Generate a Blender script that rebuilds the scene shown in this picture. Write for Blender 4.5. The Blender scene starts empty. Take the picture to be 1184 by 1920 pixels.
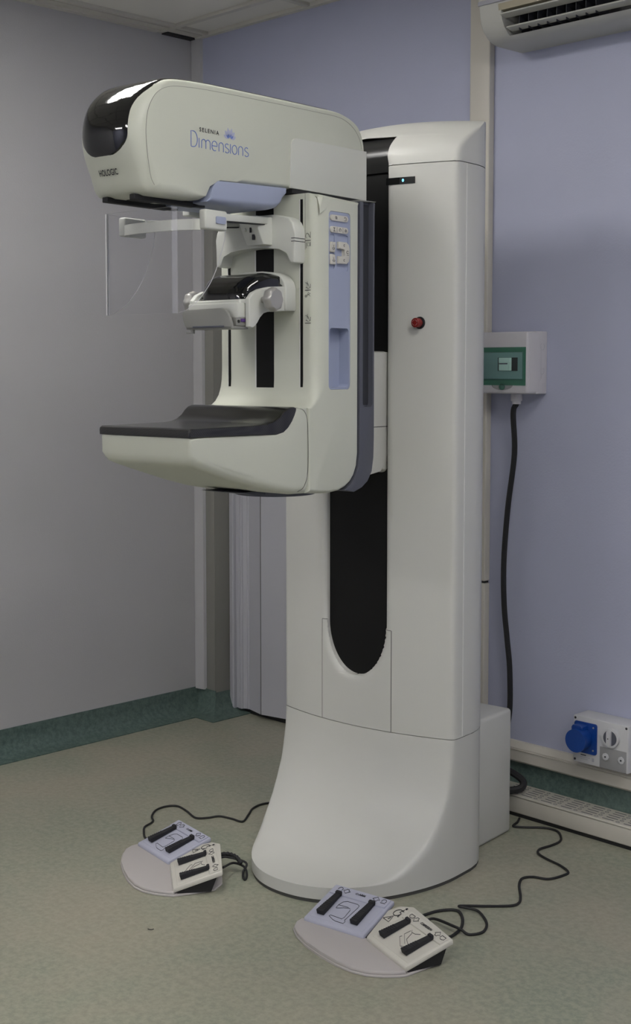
import bpy, bmesh, math
from math import sin, cos, pi, radians, sqrt, atan2, hypot
from mathutils import Vector, Matrix

# ------------------------------------------------------------------ camera, world, exposure
scene = bpy.context.scene
COL = scene.collection
cam_data = bpy.data.cameras.new('camera')
cam_data.sensor_fit = 'VERTICAL'
cam_data.sensor_height = 36.0
cam_data.sensor_width = 36.0
cam_data.lens = 2430.0 / 1920.0 * 36.0
cam_data.shift_y = -87.0 / 1920.0
cam_data.clip_start = 0.05
cam = bpy.data.objects.new('camera', cam_data)
COL.objects.link(cam)
cam.location = (0, 0, 1.49)
cam.rotation_euler = (radians(90 - 4.283), 0, radians(45.2))
scene.camera = cam
world = bpy.data.worlds.new('room_ambience')
scene.world = world
world.use_nodes = True
world.node_tree.nodes['Background'].inputs[0].default_value = (0.5, 0.52, 0.55, 1)
world.node_tree.nodes['Background'].inputs[1].default_value = 0.05
vs = scene.view_settings
vs.view_transform = 'Standard'
vs.look = 'None'
vs.exposure = 0.78
vs.gamma = 1.0
vs.use_curve_mapping = False
# recessed ceiling fixtures, the last three added out of view for fill: (x, y, size_x, size_y, strength)
FIXTURES = [(-3.02, 1.89, 0.6, 0.6, 13.0), (-1.22, 1.89, 0.6, 0.6, 9.0), (0.58, 1.29, 1.2, 0.6, 12.0), (-0.62, -0.51, 1.2, 0.6, 9.0), (-3.02, -1.8, 1.2, 0.6, 12.0)]
CEIL = 2.87

# ------------------------------------------------------------------ materials
def srgb(r, g, b):
    f = lambda c: (c / 255.0 / 12.92) if c / 255.0 <= 0.04045 else ((c / 255.0 + 0.055) / 1.055) ** 2.4
    return (f(r), f(g), f(b), 1)

def mat(name, col, rough=0.5, metal=0.0, coat=0.0, spec=0.5, noise=0.0, nscale=40.0, bump=0.0, bscale=300.0):
    m = bpy.data.materials.new(name); m.use_nodes = True
    nt = m.node_tree; p = nt.nodes['Principled BSDF']
    p.inputs['Base Color'].default_value = col
    p.inputs['Roughness'].default_value = rough
    p.inputs['Metallic'].default_value = metal
    p.inputs['Coat Weight'].default_value = coat
    p.inputs['Coat Roughness'].default_value = 0.05
    p.inputs['Specular IOR Level'].default_value = spec
    tc = nt.nodes.new('ShaderNodeTexCoord')
    if noise > 0:
        n = nt.nodes.new('ShaderNodeTexNoise'); n.inputs['Scale'].default_value = nscale; n.inputs['Detail'].default_value = 5
        nt.links.new(tc.outputs['Object'], n.inputs['Vector'])
        r = nt.nodes.new('ShaderNodeValToRGB')
        r.color_ramp.elements[0].position = 0.3; r.color_ramp.elements[1].position = 0.7
        r.color_ramp.elements[0].color = tuple(c * (1 - noise) for c in col[:3]) + (1,)
        r.color_ramp.elements[1].color = tuple(min(1, c * (1 + noise)) for c in col[:3]) + (1,)
        nt.links.new(n.outputs['Fac'], r.inputs[0]); nt.links.new(r.outputs[0], p.inputs['Base Color'])
    if bump > 0:
        n2 = nt.nodes.new('ShaderNodeTexNoise'); n2.inputs['Scale'].default_value = bscale; n2.inputs['Detail'].default_value = 3
        nt.links.new(tc.outputs['Object'], n2.inputs['Vector'])
        b = nt.nodes.new('ShaderNodeBump'); b.inputs['Strength'].default_value = bump; b.inputs['Distance'].default_value = 0.002
        nt.links.new(n2.outputs['Fac'], b.inputs['Height']); nt.links.new(b.outputs[0], p.inputs['Normal'])
    return m

M = {}
M['white'] = mat('machine_white', (0.60, 0.60, 0.565, 1), 0.42, bump=0.04, bscale=500)
M['cream'] = mat('machine_cream', (0.60, 0.615, 0.53, 1), 0.42, bump=0.04, bscale=500)
M['panelwhite'] = mat('cover_white', (0.64, 0.65, 0.60, 1), 0.45, bump=0.04, bscale=500)
M['seam'] = mat('seam_dark', (0.07, 0.07, 0.065, 1), 0.8)
M['lip'] = mat('seam_light', (0.75, 0.75, 0.72, 1), 0.4)
M['black'] = mat('slot_black', (0.0045, 0.0045, 0.0045, 1), 0.55, spec=0.25, noise=0.2, nscale=600)
M['capblack'] = mat('cap_black_plastic', (0.02, 0.02, 0.02, 1), 0.3, spec=0.5)
M['gloss'] = mat('visor_gloss_black', (0.003, 0.003, 0.004, 1), 0.06, coat=0.6)
M['lilac'] = mat('lilac_plastic', (0.36, 0.40, 0.54, 1), 0.45)
M['slate'] = mat('slate_plastic', (0.095, 0.10, 0.125, 1), 0.5)
M['slatedark'] = mat('slate_dark', (0.035, 0.037, 0.045, 1), 0.6)
M['grey'] = mat('clamp_grey', (0.27, 0.27, 0.25, 1), 0.4)
M['silver'] = mat('knob_silver', (0.42, 0.41, 0.39, 1), 0.38, metal=0.4)
M['dark'] = mat('rubber_black', (0.012, 0.012, 0.013, 1), 0.6)
M['rubber'] = mat('pedal_rubber', (0.016, 0.016, 0.019, 1), 0.75)
M['ink'] = mat('print_ink_black', (0.02, 0.02, 0.025, 1), 0.6)
M['blueink'] = mat('print_ink_blue', srgb(100, 122, 190), 0.5)
M['paleblue'] = mat('print_ink_pale_blue', srgb(176, 180, 205), 0.5)
M['purple'] = mat('purple_plastic', (0.10, 0.04, 0.22, 1), 0.4)
M['red'] = mat('button_red', (0.22, 0.012, 0.01, 1), 0.35)
M['wallpaint'] = mat('wall_paint_lilac', (0.46, 0.48, 0.62, 1), 0.6, bump=0.25, bscale=160, noise=0.03, nscale=1.5)
M['walllight'] = mat('wall_paint_grey', (0.50, 0.495, 0.505, 1), 0.5, bump=0.25, bscale=160)
M['ceil'] = mat('ceiling_tile', (0.78, 0.76, 0.69, 1), 0.8, bump=0.2, bscale=200)
M['tee'] = mat('ceiling_tee', (0.62, 0.60, 0.54, 1), 0.6)
M['pvc'] = mat('trunking_pvc', (0.62, 0.59, 0.52, 1), 0.45)
M['frame'] = mat('door_frame_greige', (0.26, 0.255, 0.23, 1), 0.5)
M['door'] = mat('door_pvc_white', (0.50, 0.50, 0.54, 1), 0.45)
M['boxgrey'] = mat('box_grey_plastic', (0.60, 0.585, 0.61, 1), 0.5)
M['sockgrey'] = mat('socket_grey_plastic', (0.60, 0.60, 0.61, 1), 0.5)
M['blue'] = mat('socket_blue', (0.004, 0.05, 0.27, 1), 0.35)
M['acwhite'] = mat('ac_white', (0.50, 0.50, 0.46, 1), 0.5)
M['acbeige'] = mat('ac_beige', (0.40, 0.36, 0.26, 1), 0.5)
M['acgrey'] = mat('ac_grey', (0.38, 0.38, 0.42, 1), 0.5)
M['plate'] = mat('foot_plate_grey', (0.50, 0.47, 0.46, 1), 0.55, bump=0.15, bscale=400)
M['padwhite'] = mat('pad_white', (0.62, 0.60, 0.54, 1), 0.5)
M['padlilac'] = mat('pad_lilac', (0.45, 0.46, 0.56, 1), 0.5)
M['greenin'] = mat('breaker_white', (0.80, 0.85, 0.83, 1), 0.5)

def floor_mat(name, c0, c1, c2, rough, s=1.0, spots=0.0):
    m = bpy.data.materials.new(name); m.use_nodes = True
    nt = m.node_tree; p = nt.nodes['Principled BSDF']; p.inputs['Roughness'].default_value = rough
    tc = nt.nodes.new('ShaderNodeTexCoord')
    n1 = nt.nodes.new('ShaderNodeTexNoise'); n1.inputs['Scale'].default_value = 2.2 * s; n1.inputs['Detail'].default_value = 6; n1.inputs['Roughness'].default_value = 0.6; n1.inputs['Distortion'].default_value = 0.4
    n2 = nt.nodes.new('ShaderNodeTexNoise'); n2.inputs['Scale'].default_value = 55 * s; n2.inputs['Detail'].default_value = 4; n2.inputs['Roughness'].default_value = 0.7
    nt.links.new(tc.outputs['Object'], n1.inputs['Vector']); nt.links.new(tc.outputs['Object'], n2.inputs['Vector'])
    r1 = nt.nodes.new('ShaderNodeValToRGB'); r1.color_ramp.elements[0].position = 0.35; r1.color_ramp.elements[1].position = 0.65
    r1.color_ramp.elements[0].color = c0; r1.color_ramp.elements[1].color = c1
    r2 = nt.nodes.new('ShaderNodeValToRGB'); r2.color_ramp.elements[0].position = 0.38; r2.color_ramp.elements[1].position = 0.62
    r2.color_ramp.elements[0].color = (0, 0, 0, 1); r2.color_ramp.elements[1].color = (1, 1, 1, 1)
    mx = nt.nodes.new('ShaderNodeMix'); mx.data_type = 'RGBA'
    mu = nt.nodes.new('ShaderNodeMath'); mu.operation = 'MULTIPLY'; mu.inputs[1].default_value = 0.55
    nt.links.new(n1.outputs['Fac'], r1.inputs[0]); nt.links.new(n2.outputs['Fac'], r2.inputs[0])
    nt.links.new(r2.outputs[0], mu.inputs[0]); nt.links.new(mu.outputs[0], mx.inputs[0])
    nt.links.new(r1.outputs[0], mx.inputs[6]); mx.inputs[7].default_value = c2
    nt.links.new(mx.outputs[2], p.inputs['Base Color'])
    b = nt.nodes.new('ShaderNodeBump'); b.inputs['Strength'].default_value = 0.08; b.inputs['Distance'].default_value = 0.002
    nt.links.new(n2.outputs['Fac'], b.inputs['Height']); nt.links.new(b.outputs[0], p.inputs['Normal'])
    return m
M['floor'] = floor_mat('floor_linoleum', (0.24, 0.27, 0.205, 1), (0.33, 0.305, 0.235, 1), (0.43, 0.415, 0.325, 1), 0.42)
M['cove'] = floor_mat('cove_linoleum_green', (0.055, 0.095, 0.085, 1), (0.080, 0.120, 0.105, 1), (0.16, 0.22, 0.19, 1), 0.45, 1.0)

def carbon_mat():
    m = bpy.data.materials.new('carbon_fibre'); m.use_nodes = True
    nt = m.node_tree; p = nt.nodes['Principled BSDF']
    p.inputs['Roughness'].default_value = 0.28; p.inputs['Coat Weight'].default_value = 0.5; p.inputs['Coat Roughness'].default_value = 0.08
    tc = nt.nodes.new('ShaderNodeTexCoord')
    w = nt.nodes.new('ShaderNodeTexWave'); w.bands_direction = 'X'; w.inputs['Scale'].default_value = 62; w.inputs['Distortion'].default_value = 0.3
    w2 = nt.nodes.new('ShaderNodeTexWave'); w2.bands_direction = 'DIAGONAL'; w2.inputs['Scale'].default_value = 90
    nt.links.new(tc.outputs['Object'], w.inputs['Vector']); nt.links.new(tc.outputs['Object'], w2.inputs['Vector'])
    mu = nt.nodes.new('ShaderNodeMath'); mu.operation = 'MULTIPLY'
    nt.links.new(w.outputs['Fac'], mu.inputs[0]); nt.links.new(w2.outputs['Fac'], mu.inputs[1])
    r = nt.nodes.new('ShaderNodeValToRGB')
    r.color_ramp.elements[0].color = (0.004, 0.004, 0.004, 1); r.color_ramp.elements[1].color = (0.030, 0.028, 0.025, 1)
    nt.links.new(mu.outputs[0], r.inputs[0]); nt.links.new(r.outputs[0], p.inputs['Base Color'])
    return m
M['carbon'] = carbon_mat()

def clear_mat(name, tint, gloss, rough=0.05, fac=0.08):
    m = bpy.data.materials.new(name); m.use_nodes = True
    nt = m.node_tree; out = nt.nodes['Material Output']; nt.nodes.remove(nt.nodes['Principled BSDF'])
    t = nt.nodes.new('ShaderNodeBsdfTransparent'); t.inputs[0].default_value = tint
    g = nt.nodes.new('ShaderNodeBsdfGlossy'); g.inputs[0].default_value = gloss; g.inputs['Roughness'].default_value = rough
    d = nt.nodes.new('ShaderNodeBsdfDiffuse'); d.inputs[0].default_value = (0.85, 0.85, 0.87, 1)
    lw = nt.nodes.new('ShaderNodeLayerWeight'); lw.inputs[0].default_value = 0.12
    mx = nt.nodes.new('ShaderNodeMixShader'); mx2 = nt.nodes.new('ShaderNodeMixShader'); mx2.inputs[0].default_value = fac
    nt.links.new(lw.outputs['Fresnel'], mx.inputs[0]); nt.links.new(t.outputs[0], mx.inputs[1]); nt.links.new(g.outputs[0], mx.inputs[2])
    nt.links.new(mx.outputs[0], mx2.inputs[1]); nt.links.new(d.outputs[0], mx2.inputs[2]); nt.links.new(mx2.outputs[0], out.inputs[0])
    return m
M['acrylic'] = clear_mat('acrylic_clear', (0.995, 0.995, 1.0, 1), (0.35, 0.35, 0.36, 1), 0.04, 0.004)
M['acrylglint'] = clear_mat('acrylic_edge_glint', (1.0, 1.0, 1.0, 1), (0.9, 0.9, 0.9, 1), 0.15, 0.85)  # whitish diffuse paints the bright glint along the shield's edges
M['acrylsheen'] = clear_mat('acrylic_fold_sheen', (0.97, 0.97, 1.0, 1), (0.7, 0.7, 0.7, 1), 0.25, 0.12)  # faint whitish diffuse paints the light band down the shield's right fold
M['greenglass'] = clear_mat('green_tinted_window', (0.80, 0.95, 0.91, 1), (0.5, 0.6, 0.6, 1), 0.1, 0.04)
M['greenedge'] = clear_mat('green_tinted_frame', (0.40, 0.72, 0.61, 1), (0.5, 0.6, 0.6, 1), 0.2, 0.06)
M['clearcover'] = clear_mat('clear_socket_cover', (0.7, 0.7, 0.68, 1), (0.6, 0.6, 0.6, 1), 0.2, 0.2)

def emit(name, col, s):
    m = bpy.data.materials.new(name); m.use_nodes = True
    p = m.node_tree.nodes['Principled BSDF']
    p.inputs['Base Color'].default_value = (0.8, 0.8, 0.8, 1)
    p.inputs['Emission Color'].default_value = col; p.inputs['Emission Strength'].default_value = s
    return m
M['led'] = emit('status_led_blue', (0.05, 0.55, 1.0, 1), 2.2)

# ------------------------------------------------------------------ mesh helpers
def newbm(): return bmesh.new()

def finish(name, bm, mats, parent=None, ang=35, smooth=True):
    bmesh.ops.remove_doubles(bm, verts=bm.verts, dist=1e-6)
    bmesh.ops.recalc_face_normals(bm, faces=bm.faces)
    me = bpy.data.meshes.new(name); bm.to_mesh(me); bm.free()
    if not isinstance(mats, (list, tuple)): mats = [mats]
    for m in mats: me.materials.append(M[m] if isinstance(m, str) else m)
    if smooth and len(me.polygons):
        me.polygons.foreach_set('use_smooth', [len(p.vertices) <= 12 for p in me.polygons])
        me.set_sharp_from_angle(angle=radians(ang))
    o = bpy.data.objects.new(name, me); COL.objects.link(o)
    if parent: o.parent = parent
    return o

def merge(bm, tmp, mi=0, mtx=None):
    """copy tmp into bm with material index mi"""
    if mtx is not None: bmesh.ops.transform(tmp, matrix=mtx, verts=tmp.verts)
    mp = {}
    for v in tmp.verts: mp[v] = bm.verts.new(v.co)
    for f in tmp.faces:
        try:
            nf = bm.faces.new([mp[v] for v in f.verts]); nf.material_index = mi
        except ValueError: pass
    tmp.free()

def bevel(tmp, w, seg=3, sel=None):
    if w <= 0: return
    es = [e for e in tmp.edges if (sel is None or sel(e))]
    bmesh.ops.bevel(tmp, geom=es, offset=w, segments=seg, profile=0.5, affect='EDGES', clamp_overlap=True)

def box(bm, a, b, bev=0.0, mi=0, mtx=None, seg=3):
    t = bmesh.new(); bmesh.ops.create_cube(t, size=1)
    c = [(a[i] + b[i]) / 2 for i in range(3)]; s = [abs(b[i] - a[i]) for i in range(3)]
    for v in t.verts: v.co = Vector((c[0] + v.co.x * s[0], c[1] + v.co.y * s[1], c[2] + v.co.z * s[2]))
    bevel(t, bev, seg); merge(bm, t, mi, mtx)

AX = {'x': lambda u, v, w: (w, u, v), 'y': lambda u, v, w: (u, w, v), 'z': lambda u, v, w: (u, v, w)}
def prism(bm, pts, axis, lo, hi, bev=0.0, mi=0, mtx=None, seg=3, tol=0.0):
    """extrude the 2D outline pts along axis (x: pts are y,z; y: x,z; z: x,y)"""
    t = bmesh.new(); f = AX[axis]
    A = [t.verts.new(f(p[0], p[1], lo)) for p in pts]; B = [t.verts.new(f(p[0], p[1], hi)) for p in pts]
    n = len(pts); t.faces.new(A[::-1]); t.faces.new(B)
    for i in range(n): t.faces.new((A[i], A[(i + 1) % n], B[(i + 1) % n], B[i]))
    if bev > 0:
        sa = set(A); sb = set(B)
        bevel(t, bev, seg, lambda e: (e.verts[0] in sa and e.verts[1] in sa) or (e.verts[0] in sb and e.verts[1] in sb))
    merge(bm, t, mi, mtx)

def rrect(x0, y0, x1, y1, r, n=5):
    out = []
    for cx, cy, a0 in ((x1 - r, y0 + r, -90), (x1 - r, y1 - r, 0), (x0 + r, y1 - r, 90), (x0 + r, y0 + r, 180)):
        for k in range(n + 1):
            a = radians(a0 + 90 * k / n); out.append((cx + r * cos(a), cy + r * sin(a)))
    return out

def cyl(bm, c, axis, r, h, seg=32, bev=0.0, mi=0, r2=None, mtx=None):
    r2 = r if r2 is None else r2
    t = bmesh.new(); f = AX[axis]; ci = {'x': (1, 2, 0), 'y': (0, 2, 1), 'z': (0, 1, 2)}[axis]
    A = []; B = []
    for k in range(seg):
        a = 2 * pi * k / seg
        A.append(t.verts.new(f(c[ci[0]] + r * cos(a), c[ci[1]] + r * sin(a), c[ci[2]])))
        B.append(t.verts.new(f(c[ci[0]] + r2 * cos(a), c[ci[1]] + r2 * sin(a), c[ci[2]] + h)))
    t.faces.new(A[::-1]); t.faces.new(B)
    for i in range(seg): t.faces.new((A[i], A[(i + 1) % seg], B[(i + 1) % seg], B[i]))
    if bev > 0:
        sa = set(A); sb = set(B)
        bevel(t, bev, 3, lambda e: (e.verts[0] in sa and e.verts[1] in sa) or (e.verts[0] in sb and e.verts[1] in sb))
    merge(bm, t, mi, mtx)

def catmull(P, n=8, closed=False):
    P = [Vector(p) for p in P]; out = []; L = len(P)
    rng = range(L) if closed else range(L - 1)
    for i in rng:
        if closed: p0, p1, p2, p3 = P[i - 1], P[i], P[(i + 1) % L], P[(i + 2) % L]
        else:
            p1, p2 = P[i], P[i + 1]
            p0 = P[i - 1] if i > 0 else p1 * 2 - p2
            p3 = P[i + 2] if i + 2 < L else p2 * 2 - p1
        for k in range(n):
            t = k / n
            out.append(0.5 * ((2 * p1) + (p2 - p0) * t + (2 * p0 - 5 * p1 + 4 * p2 - p3) * t * t + (3 * p1 - 3 * p2 + p3 - p0) * t ** 3))
    if not closed: out.append(P[-1])
    return out

def tube(bm, pts, r, seg=10, mi=0, sm=6, mtx=None, radf=None):
    P = catmull(pts, sm) if sm else [Vector(p) for p in pts]
    Q = [P[0]]
    for p in P[1:]:
        if (p - Q[-1]).length > 1e-5: Q.append(p)
    P = Q; t = bmesh.new(); rings = []
    up = Vector((0, 0, 1)); prev = None
    for i, p in enumerate(P):
        d = (P[min(i + 1, len(P) - 1)] - P[max(i - 1, 0)]).normalized()
        if prev is None:
            n = d.cross(up); n = d.cross(Vector((1, 0, 0))) if n.length < 1e-3 else n
        else: n = prev - d * prev.dot(d)
        n.normalize(); prev = n; b = d.cross(n)
        rr = radf(i / (len(P) - 1)) if radf else r
        rings.append([t.verts.new(p + (n * cos(2 * pi * k / seg) + b * sin(2 * pi * k / seg)) * rr) for k in range(seg)])
    for a, b in zip(rings, rings[1:]):
        for k in range(seg): t.faces.new((a[k], a[(k + 1) % seg], b[(k + 1) % seg], b[k]))
    t.faces.new(rings[0][::-1]); t.faces.new(rings[-1])
    merge(bm, t, mi, mtx)

def ribbon(bm, pts2, w, f3, mi=0, h=0.0006, closed=False):
    """stroke of width w through 2D points; f3(u,v,lift)->3D"""
    P = [Vector((p[0], p[1])) for p in pts2]; n = len(P)
    if n < 2: return
    L = []; R = []
    for i in range(n):
        if closed: a, b = P[i - 1], P[(i + 1) % n]
        else: a, b = P[max(0, i - 1)], P[min(n - 1, i + 1)]
        d = b - a
        if d.length < 1e-9: d = Vector((1, 0))
        d.normalize(); nn = Vector((-d.y, d.x)) * (w / 2)
        L.append(P[i] + nn); R.append(P[i] - nn)
    vt = [[bm.verts.new(f3(q.x, q.y, hh)) for q in S] for S in (L, R) for hh in (h, -0.0004)]
    m = n if closed else n - 1
    for i in range(m):
        j = (i + 1) % n
        for a, b in ((0, 2), (0, 1), (2, 3)):
            try:
                f = bm.faces.new((vt[a][i], vt[a][j], vt[b][j], vt[b][i])); f.material_index = mi
            except ValueError: pass

def text(bm, s, size, f3, mi=0, sx=1.0, space=1.0, align='CENTER', fat=0.0, h=0.0005):
    c = bpy.data.curves.new('lettering', 'FONT'); c.body = s; c.size = size; c.align_x = align; c.space_character = space
    c.offset = fat; c.resolution_u = 3
    o = bpy.data.objects.new('lettering_tmp', c); COL.objects.link(o)
    bpy.context.view_layer.update()
    dg = bpy.context.evaluated_depsgraph_get()
    me = bpy.data.meshes.new_from_object(o.evaluated_get(dg))
    vs_ = [bm.verts.new(f3(v.co.x * sx, v.co.y, h)) for v in me.vertices]
    for p in me.polygons:
        try:
            f = bm.faces.new([vs_[i] for i in p.vertices]); f.material_index = mi
        except ValueError: pass
    bpy.data.objects.remove(o); bpy.data.curves.remove(c); bpy.data.meshes.remove(me)

def resample(pts, step):
    out = []
    n = len(pts)
    for i in range(n):
        a = Vector(pts[i]); b = Vector(pts[(i + 1) % n]); k = max(1, int((b - a).length / step))
        for j in range(k): out.append(a + (b - a) * (j / k))
    return out

class XSolid:
    """solid extruded along X from a closed (y,z) outline, rounded towards its two X faces"""
    def __init__(s, pts, w, rx, rin, warp=None, x0=0.0, round_pts=0.0):
        P = [Vector((p[0], p[1])) for p in pts]
        area = sum(P[i].x * P[(i + 1) % len(P)].y - P[(i + 1) % len(P)].x * P[i].y for i in range(len(P)))
        if area < 0: P.reverse()
        s.P = P; s.w = w; s.rx = rx; s.rin = rin; s.warp = warp; s.x0 = x0
        n = len(P); s.N = []
        for i in range(n):
            d = (P[(i + 1) % n] - P[i]).normalized() + (P[i] - P[i - 1]).normalized()
            d = d.normalized() if d.length > 1e-6 else Vector((1, 0))
            s.N.append(Vector((d.y, -d.x)))           # outward
    def val(s, f, N, P): return f(N, P) if callable(f) else f
    def pt(s, i, x, off=0.0):
        P = s.P[i]; N = s.N[i]; rx = s.val(s.rx, N, P); rin = s.val(s.rin, N, P)
        ax = abs(x); t = 0.0
        if rx > 0 and ax > s.w - rx: t = min(1.0, (ax - (s.w - rx)) / rx)
        q = P - N * (rin * (1 - sqrt(max(0, 1 - t * t)))) + N * off
        v = Vector((x, q.x, q.y))
        if s.warp: v = s.warp(v)
        v.x += s.x0
        return v
    def build(s, bm, mi=0, nseg=8, capmi=None):
        n = len(s.P)
        rings = []
        def ring(sgn, k):
            r = []
            for i in range(n):
                rx = s.val(s.rx, s.N[i], s.P[i]); a = pi / 2 * k / nseg
                r.append(bm.verts.new(s.pt(i, sgn * (s.w - rx + rx * sin(a)))))
            return r
        rings = [ring(-1, k) for k in range(nseg, -1, -1)]
        mid = 10 if s.warp else 0
        wmin = min(s.w - s.val(s.rx, s.N[i], s.P[i]) for i in range(n))
        for j in range(1, mid):
            f = -1 + 2 * j / mid
            rings.append([bm.verts.new(s.pt(i, f * (s.w - s.val(s.rx, s.N[i], s.P[i])))) for i in range(n)])
        rings += [ring(1, k) for k in range(0, nseg + 1)]
        for a, b in zip(rings, rings[1:]):
            for i in range(n):
                try:
                    f = bm.faces.new((a[i], a[(i + 1) % n], b[(i + 1) % n], b[i])); f.material_index = mi
                except ValueError: pass
        f = bm.faces.new(rings[0][::-1]); f.material_index = mi if capmi is None else capmi
        f = bm.faces.new(rings[-1]); f.material_index = mi if capmi is None else capmi
    def patch(s, bm, i0, i1, hx, off=0.0015, mi=0, nx=24):
        """skin over outline points i0..i1 (indices may wrap), half width hx(i)"""
        n = len(s.P); idx = [(i0 + k) % n for k in range((i1 - i0) % n + 1)]
        rows = []
        for k, i in enumerate(idx):
            h = hx(k / (len(idx) - 1), i)
            rows.append([s.pt(i, h * (-1 + 2 * j / nx), off if 0 < k < len(idx) - 1 and 0 < j < nx else -0.001) for j in range(nx + 1)])
        V = [[bm.verts.new(p) for p in r] for r in rows]
        for a, b in zip(V, V[1:]):
            for j in range(nx):
                try:
                    f = bm.faces.new((a[j], a[j + 1], b[j + 1], b[j])); f.material_index = mi
                except ValueError: pass

def boolcut(o, bmc, mats=None):
    me = bpy.data.meshes.new('cut'); bmesh.ops.remove_doubles(bmc, verts=bmc.verts, dist=1e-6)
    bmesh.ops.recalc_face_normals(bmc, faces=bmc.faces); bmc.to_mesh(me); bmc.free()
    c = bpy.data.objects.new('cut', me); COL.objects.link(c)
    if o.parent: c.parent = o.parent
    md = o.modifiers.new('b', 'BOOLEAN'); md.operation = 'DIFFERENCE'; md.solver = 'EXACT'; md.object = c
    bpy.context.view_layer.update()
    dg = bpy.context.evaluated_depsgraph_get()
    nm = bpy.data.meshes.new_from_object(o.evaluated_get(dg))
    o.modifiers.clear(); old = o.data; name = old.name; o.data = nm
    bpy.data.meshes.remove(old); nm.name = name
    bpy.data.objects.remove(c)
    nm.polygons.foreach_set('use_smooth', [len(p.vertices) <= 12 for p in nm.polygons]); nm.set_sharp_from_angle(angle=radians(35))

def lerp(a, b, t): return a + (b - a) * t
def sstep(a, b, x):
    t = max(0, min(1, (x - a) / (b - a))); return t * t * (3 - 2 * t)

def thing(name, label, cat, loc=(0, 0, 0), rz=0.0, group=None):
    o = bpy.data.objects.new(name, None); COL.objects.link(o); o.empty_display_size = 0.1
    o.location = loc; o.rotation_euler = (0, 0, rz); o['label'] = label; o['category'] = cat
    if group: o['group'] = group
    return o
def tag(o, label, cat, group=None):
    o['label'] = label; o['category'] = cat
    if group: o['group'] = group
    return o
def struct(name, bm, mats, ang=35):
    o = finish(name, bm, mats, None, ang); o['kind'] = 'structure'; return o

# ------------------------------------------------------------------ room shell
XL, YB, XR, YF = -4.325, 3.573, 1.9, -2.6
b = newbm(); box(b, (XL - 0.1, YF - 0.1, -0.1), (XR + 0.1, YB + 0.6, 0)); struct('floor', b, 'floor')
b = newbm(); box(b, (XL - 0.1, YF - 0.1, 0), (XL, YB + 0.6, CEIL + 0.1)); struct('wall_left', b, 'walllight')
DX0, DX1, DZ = -4.21, -3.32, 2.07          # doorway in the back wall
for lo_, hi_ in (((XL, YB, 0), (DX0, YB + 0.13, CEIL)), ((DX1, YB, 0), (XR, YB + 0.13, CEIL)), ((DX0, YB, DZ), (DX1, YB + 0.13, CEIL))):
    b = newbm(); box(b, lo_, hi_); struct('wall_back', b, 'wallpaint')
b = newbm(); box(b, (XL, YB + 0.32, 0), (XR, YB + 0.4, CEIL)); struct('wall_passage', b, 'walllight')
b = newbm(); box(b, (XR, YF, 0), (XR + 0.1, YB, CEIL)); struct('wall_right', b, 'wallpaint')
b = newbm(); box(b, (XL, YF - 0.1, 0), (XR, YF, CEIL)); struct('wall_front', b, 'wallpaint')

# ceiling: tiles between tees, with openings where the light fixtures sit
b = newbm(); box(b, (XL - 0.1, YF - 0.1, CEIL + 0.012), (XR + 0.1, YB + 0.6, CEIL + 0.1)); struct('ceiling', b, 'ceil')
b = newbm()
ys = [3.39 - 0.6 * k for k in range(11)]; xs = [-3.98 + 0.6 * k for k in range(11)]
xs = [-3.62 + 0.6 * k for k in range(-1, 10)]
for y in ys: box(b, (XL, y - 0.012, CEIL - 0.001), (XR, y + 0.012, CEIL + 0.014), 0.001)
for x in xs: box(b, (x - 0.012, YF, CEIL), (x + 0.012, YB, CEIL + 0.013), 0.001)
struct('trim_1', b, 'tee')['label'] = 'ceiling grid tees'
b = newbm()
box(b, (XL, YF, CEIL - 0.004), (XL + 0.028, 3.37, CEIL + 0.002)); box(b, (XL + 0.028, YF, CEIL + 0.002), (XL + 0.075, YB, CEIL + 0.013))
box(b, (XL + 0.02, YB - 0.022, CEIL - 0.003), (XR, YB, CEIL + 0.013))
struct('trim_2', b, 'tee')
b = newbm(); box(b, (XL, 3.40, CEIL - 0.006), (XL + 0.03, YB - 0.02, CEIL + 0.003)); struct('trim_gap_shade', b, 'dark')  # dark strip standing in for the shaded gap where trim is missing
# corner trunking, vertical trunking, dado trunking
b = newbm(); prism(b, [(XL, YB), (XL, YB - 0.018), (XL + 0.008, YB - 0.022), (XL + 0.052, YB - 0.012), (XL + 0.056, YB)], 'z', 0.10, CEIL - 0.004); struct('trim_4', b, 'walllight')
vt = thing('vertical_cable_trunking', 'cream vertical cable trunking on the lilac wall behind the column', 'trunking', (-2.78, YB, 0))
b = newbm(); box(b, (-0.042, -0.03, 0.756), (0.042, 0, CEIL - 0.004), 0.004); box(b, (-0.042, -0.03, 0.22), (0.042, 0, 0.748), 0.004)
finish('duct_cover', b, 'pvc', vt)
b = newbm(); box(b, (-0.036, -0.024, 0.747), (0.036, -0.001, 0.757)); finish('cover_joint', b, 'dark', vt)
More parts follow.
